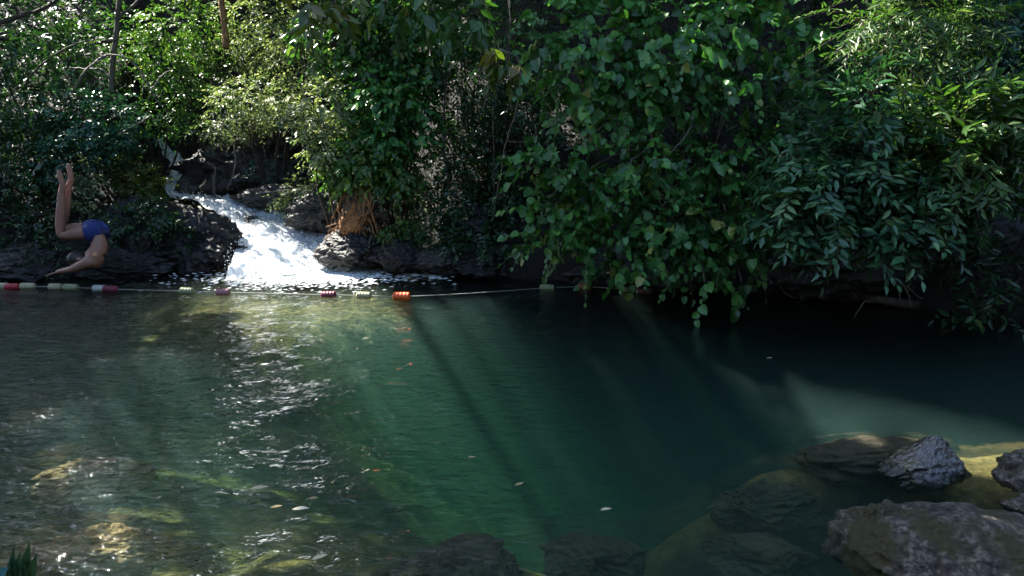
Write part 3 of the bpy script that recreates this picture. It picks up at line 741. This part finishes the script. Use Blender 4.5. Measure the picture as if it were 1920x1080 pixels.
# orange-brown root mass
e = empty('root_mass', at(650, 440, 9.1), 'orange-brown fan of old roots spreading over the rock right of the cascade', 'roots')
rg = np.random.default_rng(9)
for k in range(46):
    f = rg.uniform(0, 1)
    a = at(682 + rg.normal(0, 8), 335 + rg.normal(0, 6), 9.15)
    if k % 6 == 0: tgt = at(720 + rg.normal(0, 12), 400 + rg.normal(0, 10), 9.1)
    else: tgt = at(600 + 110 * f + rg.normal(0, 6), 445 + 15 * rg.uniform(-1, 1) - 12 * abs(f - .4), 8.95 + .1 * f)
    mid = at(672 + rg.normal(0, 16) - (1 - f) * 14, 385 + rg.normal(0, 8), 8.98)
    G = Geo(); c_ = curve([a, mid, tgt], 14, .008)
    r = rg.uniform(.006, .02)
    G.tube(c_, np.linspace(r, r * .4, len(c_)), 5)
    G.obj('root', M['root' if k % 3 else 'bark'], e)
G = Geo(); c_ = curve([at(684, 300, 9.3), at(682, 350, 9.2), at(672, 400, 9.15), at(650, 440, 9.1)], 12, .01)
G.tube(c_, [.05, .06, .08, .1, .13, .15, .17, .18, .18, .17, .15, .1][:len(c_)], 9); G.obj('stump', M['root'], e)

# ------------------------------------------------------------------ rocks
def rock(name, label, c, r, mat, seed, rot=0, sub=6, rough_=.38, cat='rock', group=None, flat=1.0, facet=True, peak=0):
    import bmesh
    bm = bmesh.new(); bmesh.ops.create_icosphere(bm, subdivisions=sub, radius=1)
    off = Vector((seed * 3.1, seed * 1.7, -seed * 2.3))
    ca, sa = math.cos(rot), math.sin(rot)
    for v in bm.verts:
        d = v.co.normalized()
        n1_ = mn.noise(d * 1.3 + off); n2_ = mn.ridged_multi_fractal(d * 2.1 + off, 1.0, 2.0, 4, 1.0, 2.0) - 1
        n3_ = mn.fractal(d * 5 + off, .75, 2.1, 6); n4_ = abs(mn.noise(d * 4.3 - off))
        s = 1 + rough_ * (n1_ * 1.1 + n2_ * .28)
        p_ = d * s
        if facet:                                       # broken planes
            for k, q in enumerate(((.6, .3, .7), (-.5, .6, .6), (.1, -.8, .5), (-.7, -.4, .5), (.8, -.3, .3))):
                qn = Vector((q[0] + .3 * math.sin(seed + k), q[1] + .3 * math.cos(seed * 2 + k), q[2])).normalized()
                dd = p_.dot(qn) - (.82 + .06 * math.sin(seed * 3 + k * 2))
                if dd > 0: p_ -= qn * dd * .8
        p_ = p_ * (1 + rough_ * (.26 * n3_ - .30 * n4_ + .1))
        if peak: p_ = Vector((p_.x * (1 - peak * max(-.3, p_.z)) + .25 * p_.z, p_.y * (1 - peak * max(-.3, p_.z)), p_.z * 1.15))
        x, y, z = p_.x * r[0], p_.y * r[1], p_.z * r[2] * (flat if p_.z > 0 else 1)
        v.co = Vector((x * ca - y * sa, x * sa + y * ca, z))
    me = bpy.data.meshes.new(name); bm.to_mesh(me); bm.free()
    for p_ in me.polygons: p_.use_smooth = True
    me.materials.append(M[mat])
    o = bpy.data.objects.new(name, me); o.location = tuple(c); COL.objects.link(o)
    return tag(o, label, cat, group)
# rocks by the fall
rock('boulder', 'black wet boulder standing in the water left of the white cascade', at(382, 458, 9.5), (.60, .45, .40), 'rock_black', 1, -.5, rough_=.6)
rock('boulder', 'small wet boulder in the middle of the cascade with water parting round it', at(468, 414, 10.1), (.17, .13, .08), 'rock_black', 2, -.3)
rock('boulder', 'dark rock wall under the bleached bush above the cascade', at(480, 305, 11.3), (1.05, .5, .58), 'rock_black', 3, rough_=.6)
rock('boulder', 'grey-brown boulder between the rock wall and the orange roots', at(600, 392, 10.0), (.45, .4, .26), 'rock_grey', 4)
rock('boulder', 'grey ledge rock right behind the cascade', at(520, 372, 10.6), (.55, .3, .2), 'rock_grey', 5)
rock('boulder', 'dark wet boulder under the orange roots beside the foam', at(662, 466, 9.15), (.42, .35, .22), 'rock_black', 6, .2)
rock('boulder', 'dark boulder at the waterline right of the foam', at(755, 480, 9.0), (.36, .3, .2), 'rock_black', 7, .3)
rock('boulder', 'grey slanted boulder at the waterline under the fern clump', at(822, 487, 8.9), (.34, .25, .17), 'rock_grey', 8, -.4)
rock('boulder', 'low dark boulder at the waterline left of the hanging leaves', at(900, 490, 8.95), (.5, .3, .2), 'rock_black', 9)
rock('boulder', 'rounded dark rock under the dark shrub between vines and roots', at(880, 430, 9.4), (.4, .35, .3), 'rock_black', 10)
rock('boulder', 'dark overgrown rock on the bank behind the diver', at(265, 440, 9.6), (.6, .4, .5), 'rock_black', 11)
rock('boulder', 'low black rock at the waterline behind the diver’s hands', at(215, 500, 9.0), (.6, .35, .22), 'rock_black', 12)
rock('boulder', 'dark rock beside the small upper fall, on its right', at(415, 325, 11.6), (.38, .35, .42), 'rock_black', 13)
rock('boulder', 'dark rock below the upper fall, wet with spray', at(362, 345, 11.35), (.22, .2, .18), 'rock_grey', 14)
rock('boulder', 'black rock at the far left waterline under the ferns', at(30, 500, 8.9), (.7, .35, .3), 'rock_black', 15)
rock('boulder', 'low dark rock in the shade under the round-leaved tree', at(1240, 505, 8.2), (.9, .4, .3), 'rock_black', 16)
rock('boulder', 'black overhanging rock in the shade under the long-leaved tree', at(1640, 490, 7.6), (1.0, .4, .45), 'rock_black', 17)
rock('boulder', 'black rock at the right edge over the darkest water', at(1860, 470, 7.3), (.7, .4, .6), 'rock_black', 18)
# foreground rocks
rock('boulder', 'large flat grey rock with olive algae in the bottom right corner', wat(1790, 1040, -.02) + [0.03, -.02, 0], (.50, .36, .17), 'rock_wet', 21, -.35, sub=6, rough_=.26)
rock('boulder', 'small knob of grey rock on the left end of the large flat rock', wat(1665, 975, .04), (.10, .08, .07), 'rock_wet', 22, .2)
rock('boulder', 'blue-sheened wet rock tip breaking the surface behind the large flat rock', wat(1735, 868, -.01), (.18, .15, .13), 'rock_peak', 23, .1, rough_=.3, peak=.5)
rock('boulder', 'long dark rock under water left of the blue-sheened rock tip', wat(1655, 862, -.17), (.46, .2, .14), 'rock_sunk', 24, -.05, rough_=.28)
rock('boulder', 'small dark rock at the right edge beside the golden sunlit gravel', wat(1925, 885, .02), (.13, .13, .09), 'rock_wet', 25)
rock('boulder', 'dark rock tip cut by the right edge, behind the large flat rock', wat(1935, 955, .0), (.09, .1, .05), 'rock_wet', 26)
rock('boulder', 'long sunken rock under water left of the large flat rock', wat(1450, 945, -.42), (.34, .16, .13), 'rock_sunk', 27, .15)
rock('boulder', 'sunken brown slab under water at the bottom, right of centre', wat(1430, 1050, -.48), (.28, .15, .12), 'rock_sunk', 28, -.3)
rock('boulder', 'sunken rock under water at the bottom centre', wat(1110, 1050, -.48), (.26, .2, .12), 'rock_sunk', 29, -.3)
rock('boulder', 'sunken pale stony hump under water at the bottom left of centre', wat(850, 1080, -.36), (.34, .22, .14), 'rock_sunk', 30, .2)
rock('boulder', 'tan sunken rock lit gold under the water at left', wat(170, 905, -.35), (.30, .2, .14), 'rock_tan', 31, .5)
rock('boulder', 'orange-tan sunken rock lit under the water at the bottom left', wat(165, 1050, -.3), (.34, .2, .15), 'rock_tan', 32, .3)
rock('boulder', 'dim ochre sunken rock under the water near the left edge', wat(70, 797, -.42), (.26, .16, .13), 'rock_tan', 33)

# ------------------------------------------------------------------ waterfall
rg = np.random.default_rng(5)
m, nt, out = new_mat('whitewater')
L = nt.links.new
uvx = N(nt, 'ShaderNodeAttribute', attribute_name='flow_u'); uvy = N(nt, 'ShaderNodeAttribute', attribute_name='flow_v')
cb = N(nt, 'ShaderNodeCombineXYZ'); L(uvx.outputs['Fac'], cb.inputs[0]); L(uvy.outputs['Fac'], cb.inputs[1])
n1 = N(nt, 'ShaderNodeTexNoise'); n1.inputs['Scale'].default_value = 4.0; n1.inputs['Detail'].default_value = 7; n1.inputs['Roughness'].default_value = .65; n1.inputs['Distortion'].default_value = .7
L(cb.outputs[0], n1.inputs['Vector'])
edge = N(nt, 'ShaderNodeAttribute', attribute_name='cover')
ad = N(nt, 'ShaderNodeMath', operation='ADD'); L(n1.outputs['Fac'], ad.inputs[0]); L(edge.outputs['Fac'], ad.inputs[1])
al = ramp(nt, [(.5, 0), (.62, 1)], ad.outputs[0])
p = N(nt, 'ShaderNodeBsdfPrincipled'); p.inputs['Base Color'].default_value = (.86, .89, .92, 1); p.inputs['Roughness'].default_value = .45
b = N(nt, 'ShaderNodeBump'); b.inputs['Strength'].default_value = .5; b.inputs['Distance'].default_value = .04; L(n1.outputs['Fac'], b.inputs['Height']); L(b.outputs[0], p.inputs['Normal'])
tr = N(nt, 'ShaderNodeBsdfTranslucent'); tr.inputs[0].default_value = (.8, .88, .92, 1)
m1 = N(nt, 'ShaderNodeMixShader'); m1.inputs[0].default_value = .35; L(p.outputs[0], m1.inputs[1]); L(tr.outputs[0], m1.inputs[2])
tp = N(nt, 'ShaderNodeBsdfTransparent')
m2 = N(nt, 'ShaderNodeMixShader'); L(al.outputs[0], m2.inputs[0]); L(tp.outputs[0], m2.inputs[1]); L(m1.outputs[0], m2.inputs[2])
L(m2.outputs[0], out.inputs[0])
M['whitewater'] = m
M['foam'] = plain('foam', (.82, .86, .86), .5, 30, .05)

e = empty('waterfall', tuple(fall_c[-1] * [1, 1, 0]), 'narrow white cascade tumbling over rocks into the pool at left', 'waterfall')
def fall_part(name, i0, i1, layer, cov):
    nc = 41
    sub_ = np.linspace(i0, i1, (i1 - i0) * 3)
    C_ = np.stack([np.interp(sub_, np.arange(nf), fall_c[:, k]) for k in range(3)], 1)
    W_ = np.interp(sub_, np.arange(nf), fall_hw)
    T_ = unit(np.gradient(C_, axis=0)); S_ = unit(np.cross(T_, [0, 0, 1.0])); 
    Np = unit(np.cross(S_, T_))
    s = np.linspace(-1, 1, nc)
    dist = np.concatenate([[0], np.cumsum(np.linalg.norm(np.diff(C_, axis=0), axis=1))])
    U = s[None] * W_[:, None]; Vv = np.repeat(dist[:, None], nc, 1)
    hgt = .05 * (1 - s[None] ** 2) + layer * .04
    hgt = hgt + .07 * vnoise(U, Vv * .4, .09, 41 + layer) + .13 * vnoise(U, Vv, .3, 43 + layer) + .035 * vnoise(U, Vv * .5, .04, 45 + layer)
    Pp = C_[:, None] + S_[:, None] * U[..., None] + Np[:, None] * hgt[..., None]
    n0_, n1_ = Pp.shape[:2]
    ii = np.arange(n0_ * n1_).reshape(n0_, n1_)
    Fq = np.stack([ii[:-1, :-1], ii[:-1, 1:], ii[1:, 1:], ii[1:, :-1]], -1).reshape(-1, 4)
    wob = .3 * vnoise(U, Vv, .25, 47)
    cov = cov + np.linspace(-.22, .08, len(sub_))[:, None] * (i1 > 100)
    cover = cov - 1.0 * np.maximum(0, np.abs(s)[None] + wob - .82)
    return mesh_obj(name, Pp, Fq, M['whitewater'], e, smooth=True, attr={'flow_u': (U * 3.2).ravel(), 'flow_v': (Vv * .9 + layer * 3).ravel(), 'cover': cover.ravel()})
fall_part('upper_chute', 0, 50, 0, .13)
fall_part('middle_run', 48, 92, 0, .2)
fall_part('lower_cascade', 80, nf - 1, 0, .6)
fall_part('lower_cascade', 84, nf - 1, 1, .24)

# splash droplets and foam flecks: far too many to count
octv = np.array([(1, 0, 0), (-1, 0, 0), (0, 1, 0), (0, -1, 0), (0, 0, 1), (0, 0, -1)], float)
octf = np.array([(0, 2, 4), (2, 1, 4), (1, 3, 4), (3, 0, 4), (2, 0, 5), (1, 2, 5), (3, 1, 5), (0, 3, 5)])
def blobs(P, S):
    n = len(P)
    V = P[:, None] + octv[None] * S[:, None]
    F = (np.arange(n) * 6)[:, None, None] + octf[None]
    return V.reshape(-1, 3), F.reshape(-1, 3)
n = 2600
i = np.clip(rg.beta(3.5, 1.0, n) * nf, 40, nf - 1).astype(int)
Tn = unit(np.gradient(fall_c, axis=0)); Sd = unit(np.cross(Tn, [0, 0, 1.0]))
u = np.clip(rg.normal(0, .6, n), -1.05, 1.05)
P = fall_c[i] + Sd[i] * (u * fall_hw[i])[:, None] + rg.normal(0, .03, (n, 3))
P[:, 2] += .05 + np.abs(rg.normal(0, .07, n)) * (.1 + 1.2 * (i / nf) ** 3)
S = rg.uniform(.002, .008, n)[:, None] * np.array([[1, 1, 1.2]])
V, F = blobs(P, S)
o = mesh_obj('spray', V, F, M['foam'], smooth=True); tag(o, 'white splash drops thrown up along the cascade', 'spray', kind='stuff')
n = 5200
ang = rg.uniform(0, 2 * math.pi, n); rr_ = np.abs(rg.normal(0, .62, n))
P = np.stack([bx + .12 + rr_ * np.cos(ang) * 1.0, by - .05 + rr_ * np.sin(ang) * .55, np.zeros(n)], -1)
n2 = 220     # foam flecks standing in for glitter along the rocks to the right
t = rg.uniform(0, 1, n2)
q0 = wat(640, 500); q1 = wat(838, 524)
P2 = q0[None] * (1 - t[:, None]) + q1[None] * t[:, None] + rg.normal(0, .07, (n2, 3)) * [1, .6, 0]
n3 = 0
P = np.vstack([P, P2])
P = P[P[:, 1] < ys(P[:, 0]) + .3]
P[:, 2] = .012 + .02 * np.exp(-np.hypot(P[:, 0] - bx, P[:, 1] - by) / .5)
S = rg.uniform(.004, .03, len(P))[:, None] * np.array([[1.5, .7, .25]])
V, F = blobs(P, S)
o = mesh_obj('foam', V, F, M['foam'], smooth=True); tag(o, 'white foam and bubbles on the water at the foot of the cascade', 'foam', kind='stuff')

# ------------------------------------------------------------------ float line
def make_float(mat):
    G = Geo(); prof = []
    n = 26; Lh = .088
    for k in range(n + 1):
        x = -Lh + 2 * Lh * k / n
        a = abs(x) / Lh
        r = .040 * (1 - max(0, (a - .72) / .28) ** 2 * .62)
        r *= 1 + .05 * math.cos(x / Lh * math.pi * 5)
        prof.append((x, r))
    G.tube([(x, 0, 0) for x, r in prof], [r for x, r in prof], 14)
    return G
FL = [(3, 537, 'cream', 'pale float cut by the left edge of the photo'), (23, 538, 'red', 'bright red float at the left end of the float line'),
      (52, 537, 'cream', 'cream float just right of the red one at left'), (104, 538, 'cream', 'left one of the touching cream pair below the diver’s hands'),
      (133, 539, 'green', 'right one of the touching pair below the diver, greenish cream'), (188, 541, 'white', 'whitish float right below the diver’s shoulders'),
      (207, 542, 'maroon', 'dark red float touching the whitish one below the diver'), (350, 546, 'green', 'dull green float low in the ripples left of the foam'),
      (418, 548, 'pink', 'pale pinkish float in the ripples just left of the foam'), (616, 553, 'maroon', 'maroon float directly below the cascade foam'),
      (682, 554, 'cream', 'cream float between the maroon and the orange one'), (753, 556, 'orange', 'brightest float, vivid orange, at the middle of the line'),
      (1026, 540, 'green', 'greenish cream float left of the hanging leaves'), (1096, 538, 'rust', 'rust-brown float touching the hanging leaves'),
      (1180, 543, 'cream', 'cream float half hidden under the hanging round leaves'), (1207, 545, 'pink', 'dull pink float right behind the hanging leaf tip'),
      (1292, 543, 'white', 'whitish float under the round-leaved tree, last on the line')]
pts = []
for k, (px, py, c, lab) in enumerate(FL):
    q = wat(px, py, .02); pts.append(q)
    sc_ = 1.0 if c != 'orange' else 1.2
    G = make_float(c)
    o = G.obj('float', M['float_' + c])
    o.location = tuple(q)
    nxt = np.array(wat(px + 40, py)) - q
    rz = rt.uniform(-.12, .12)
    o.rotation_euler = (rt.uniform(0, 3), rt.uniform(-.05, .05), rz)
    o.scale = (sc_ * rt.uniform(.9, 1.02), sc_, sc_)
    tag(o, lab, 'float', 'floats strung across the pool')
pts = np.array(pts)
rp = [pts[0] + [-3, .05, 0]] + list(pts[:12]) + [wat(880, 550, .025)] + list(pts[12:]) + [wat(1400, 540, .03), wat(1490, 537, .04)]
c_ = curve(rp, 160)
G = Geo(); G.tube(c_, np.full(len(c_), .0045), 5)
tag(G.obj('rope', M['rope']), 'thin pale rope on the water stringing the floats together across the pool', 'rope')

# ------------------------------------------------------------------ driftwood, twigs, fallen leaves and painted glints
stick('driftwood', 'bundle of pale bare twigs at the waterline where the rope ends', 'driftwood',
      [[(1475, 538, 7.6), (1490, 530, 7.6), (1512, 522, 7.65), (1530, 520, 7.7)], [(1490, 530, 7.6), (1480, 545, 7.55), (1492, 552, 7.5)], [(1480, 538, 7.6), (1470, 548, 7.5), (1495, 560, 7.4)], [(1508, 535, 7.6), (1522, 548, 7.5)]], 'twig', (.012, .006), part='twig')
stick('driftwood', 'pale stick lying on the dark water right of the rope end', 'driftwood', [[(1582, 542, 7.4), (1592, 545, 7.35), (1606, 556, 7.3)]], 'twig', (.010, .007))
stick('driftwood', 'bent pale twig dipping into the water below the long-leaved tree', 'driftwood', [[(1638, 568, 6.9), (1622, 566, 6.9), (1610, 582, 6.85), (1600, 598, 6.8)]], 'twig', (.008, .005))
stick('driftwood', 'long dark log lying at the waterline under the long-leaved tree', 'log', [[(1570, 548, 7.5), (1620, 556, 7.35), (1690, 570, 7.15), (1720, 574, 7.1)]], 'bark', (.035, .05), seg=9)
stick('driftwood', 'tangle of sunlit pale twigs on the bank at right', 'driftwood',
      [[(1690, 530, 7.2), (1700, 545, 7.1), (1708, 575, 7.0)], [(1700, 535, 7.1), (1720, 555, 7.0), (1730, 560, 7.0)], [(1684, 545, 7.1), (1690, 565, 7.0)], [(1705, 500, 7.2), (1725, 470, 7.2), (1748, 445, 7.2)]], 'twig', (.014, .007), part='twig')
stick('driftwood', 'forked white twig in the foam at the rocks right of the cascade', 'driftwood', [[(722, 492, 8.75), (735, 487, 8.75), (752, 478, 8.8)], [(722, 492, 8.75), (718, 480, 8.8), (724, 470, 8.85)]], 'twig', (.012, .007), part='twig')
stick('driftwood', 'thin white root hanging on the rock under the orange roots', 'root', [[(698, 440, 9.0), (692, 455, 8.95), (694, 462, 8.95)]], 'twig', (.01, .006))

FLV = [(468, 917, .09, .2, 'curled pale leaf floating beside a darker one, left of the white sliver'), (505, 952, .06, .1, 'bluish pale leaf floating left of the longest white sliver'),
       (547, 955, .085, 0, 'longest white sliver leaf floating at lower left'), (577, 935, .05, .1, 'small white leaf floating above the white sliver'),
       (583, 1050, .07, .5, 'white leaf floating near the bottom edge, left of centre'), (293, 935, .03, 1, 'tiny pale leaf floating at lower left'),
       (965, 910, .05, .4, 'bluish leaf floating in the glinting group near the centre'), (1125, 957, .06, .3, 'pale leaf at the right end of the glinting group'),
       (876, 858, .05, .2, 'small bright leaf floating alone near the middle of the pool'), (1437, 672, .05, .1, 'tiny pale leaf on the dark water right of centre')]
rg = np.random.default_rng(21)
for px, py, ln, rz, lab in FLV:
    q = wat(px, py, .018)
    V, F, m_ = leaves(np.array([q]), np.array([[math.cos(rz), math.sin(rz), .02]]), np.array([[0, .0, 1.0]]), np.array([ln]), np.array([ln * .42]), 'lance', rg, fold=.3, curl=-.05)
    o = mesh_obj('fallen_leaf', V, F, M['leaf_fallen'], attr={'tone': np.full(m_, rg.uniform(.45, 1))})  # pale floating leaves that also stand in for glints on the water
    tag(o, lab, 'leaf', 'leaves floating on the pool')

# leafy sprig in the bottom left corner, close to the camera
e = empty('sprig', at(30, 1180, 2.3), 'dark green leafy sprig poking up in the bottom left corner', 'plant')
rg = np.random.default_rng(31)
tips_ = [(22, 1024, .4), (52, 1022, .55), (66, 1045, .5), (36, 1035, .45), (10, 1050, .4), (44, 1060, .5)]
for tx, ty, w in tips_:
    b0 = at(34 + (tx - 36) * .3, 1120, 2.25); b1 = at(tx, ty, 2.2)
    V, F, m_ = leaves(np.array([b0]), np.array([b1 - b0]), np.array([[.4 * (tx - 36) / 20, -1, .35]]), np.array([np.linalg.norm(b1 - b0)]), np.array([.042]), 'lance', rg, curl=.05)
    mesh_obj('leaf', V, F, M['leaf_blue'], e, attr={'tone': np.full(m_, .6)})
G = Geo(); c_ = curve([at(30, 1200, 2.3), at(34, 1150, 2.27), at(36, 1090, 2.25)], 8); G.tube(c_, .003, 5); G.obj('stem', M['bark'], e)
b0 = at(-40, 1110, 2.2); b1 = at(22, 1050, 2.2)
V, F, m_ = leaves(np.array([b0]), np.array([b1 - b0]), np.array([[0, -.8, .6]]), np.array([.13]), np.array([.07]), 'round', rg, curl=.1)
tag(mesh_obj('broad_leaf', V, F, M['teal'], attr={'tone': np.full(m_, .5)}), 'teal broad leaf cut off in the bottom left corner', 'leaf')

# ------------------------------------------------------------------ the diver
def skin_mesh(verts, edges, radii, root=0, sub=2):
    me = bpy.data.meshes.new('tmp'); me.from_pydata([tuple(v) for v in verts], edges, [])
    o = bpy.data.objects.new('tmp', me); COL.objects.link(o)
    sk = o.modifiers.new('s', 'SKIN'); sk.use_smooth_shade = True
    for i, r in enumerate(radii):
        me.skin_vertices[0].data[i].radius = (r, r) if not hasattr(r, '__len__') else r
        me.skin_vertices[0].data[i].use_root = (i == root)
    sb = o.modifiers.new('b', 'SUBSURF'); sb.levels = sub; sb.render_levels = sub
    dg = bpy.context.evaluated_depsgraph_get(); ev = o.evaluated_get(dg)
    m2_ = ev.to_mesh()
    V = np.array([v.co[:] for v in m2_.vertices]); F = [tuple(p_.vertices) for p_ in m2_.polygons]
    ev.to_mesh_clear(); bpy.data.objects.remove(o); bpy.data.meshes.remove(me)
    return V, F
YP = 8.35
def pp(px, py, dy=0): return at(px, py, YP + dy)
names = {}
J = []; E = []; Rr = []
def jn(nm, p_, r, parent=None):
    names[nm] = len(J); J.append(p_); Rr.append(r)
    if parent is not None: E.append((names[parent], names[nm]))
jn('pelvis', pp(184, 434), .12)
jn('waist', pp(189, 457, -.1), .10, 'pelvis')
jn('chest', pp(182, 477, -.2), .115, 'waist')
jn('upchest', pp(176, 492, -.25), .12, 'chest')
jn('neck', pp(161, 489, -.28), .052, 'upchest')
for s, sg in (('l', -1), ('r', 1)):
    dy = .085 * sg
    jn(s + 'hip', pp(176, 434, dy), .10, 'pelvis')
    jn(s + 'midth', pp(146, 433 - 4 * sg, dy * 1.1), .078, s + 'hip')
    jn(s + 'knee', pp(114, 436 - 7 * sg, dy * 1.2), .056, s + 'midth')
    jn(s + 'calf', pp(117 + 4 * sg, 408 - 6 * sg, dy * 1.1), .057, s + 'knee')
    jn(s + 'ankle', pp(122 + 7 * sg, 352 - 6 * sg, dy), .036, s + 'calf')
    jn(s + 'heel', pp(127 + 8 * sg, 344 - 6 * sg, dy), .036, s + 'ankle')
    jn(s + 'ball', pp(121 + 9 * sg, 322 - 6 * sg, dy), .032, s + 'heel')
    jn(s + 'toe', pp(119 + 9 * sg, 312 - 6 * sg, dy), .02, s + 'ball')
    dz = .17 * sg
    jn(s + 'sho', pp(168, 489, -.25 + dz), .062, 'upchest')
    jn(s + 'elb', pp(138, 504, -.25 + dz * .95), .042, s + 'sho')
    jn(s + 'wri', pp(112, 509, -.24 + dz * .55), .027, s + 'elb')
    jn(s + 'palm', pp(105, 511, -.24 + dz * .5), .03, s + 'wri')
Vb, Fb = skin_mesh(J, E, Rr)
Gb = Geo(); Gb.add(Vb, Fb)
# head
hc = pp(149, 488, -.30)
hd = unit(pp(149, 488, -.30) - pp(168, 489, -.27))           # crown direction
fc = unit(np.array([0.1, -.35, -1.0]) - hd * np.dot(hd, np.array([0.1, -.35, -1.0])))   # the face looks down at the water
sd = np.cross(hd, fc)
def ell(c, ax, r, n=16, m_=12):
    V = []; F = []
    for i in range(m_ + 1):
        t = math.pi * i / m_
        for k in range(n):
            q = 2 * math.pi * k / n
            V.append(c + ax[0] * r[0] * math.sin(t) * math.cos(q) + ax[1] * r[1] * math.sin(t) * math.sin(q) + ax[2] * r[2] * math.cos(t))
    for i in range(m_):
        for k in range(n):
            F.append((i * n + k, i * n + (k + 1) % n, (i + 1) * n + (k + 1) % n, (i + 1) * n + k))
    return V, F
ax = (fc, sd, hd)
Gb.add(*ell(hc, ax, (.088, .075, .11)))
Gb.add(*ell(hc - hd * .05 + fc * .03, ax, (.06, .055, .065)))       # jaw
Gb.add(*ell(hc + fc * .092 - hd * .015, ax, (.02, .014, .026), 8, 6))   # nose
Gb.add(*ell(hc + fc * .078 - hd * .055, ax, (.012, .024, .008), 8, 6))  # lips
for s in (-1, 1):
    Gb.add(*ell(hc + sd * .076 * s - hd * .01, ax, (.02, .01, .03), 8, 6))  # ears
# hands: five separate fingers each
for s, sg in (('l', -1), ('r', 1)):
    w = J[names[s + 'palm']]; dirn = unit(J[names[s + 'palm']] - J[names[s + 'wri']])
    side = unit(np.cross(dirn, np.array([0, 0, 1.0])))
    for k, (off, ln) in enumerate(((-.03, .066), (-.010, .078), (.011, .073), (.031, .056))):
        a0 = w + side * off * .9; a1 = w + side * off + dirn * (.03 + ln * .45); a2 = w + side * off * 1.1 + dirn * (.03 + ln) - np.array([0, 0, .012])
        V1, F1 = skin_mesh([a0, (a0 + a1) / 2, a1, a2], [(0, 1), (1, 2), (2, 3)], [.010, .0095, .009, .007], 0, 1); Gb.add(V1, F1)
    a0 = w - dirn * .02 - side * .025 * sg; a1 = a0 + dirn * .03 - side * .022 * sg; a2 = a1 + dirn * .03 - side * .006 * sg
    V1, F1 = skin_mesh([a0, a1, a2], [(0, 1), (1, 2)], [.012, .010, .008], 0, 1); Gb.add(V1, F1)
e = empty('person', pp(184, 436), 'person in blue swim shorts diving head first, legs bent up, at left', 'person')
Gb.obj('body', M['skin'], e)
G = Geo(); 
V1, F1 = skin_mesh([J[names['waist']] * .3 + J[names['pelvis']] * .7, J[names['pelvis']], J[names['lhip']], J[names['rhip']],
                    J[names['lhip']] * .25 + J[names['lmidth']] * .75, J[names['rhip']] * .25 + J[names['rmidth']] * .75, J[names['pelvis']] + np.array([.04, 0, .05])],
                   [(0, 1), (1, 2), (1, 3), (2, 4), (3, 5), (1, 6)], [.145, .175, .15, .15, .125, .125, .14], 1)
G.add(V1, F1)
sho = G.obj('swim_shorts', M['shorts'], e)
G = Geo(); G.add(*ell(hc + hd * .018 - fc * .014, ax, (.088, .082, .108)))
G.obj('hair', M['hair'], e)
print('TOTAL faces', sum(len(o.data.polygons) for o in bpy.data.objects if o.type == 'MESH'))
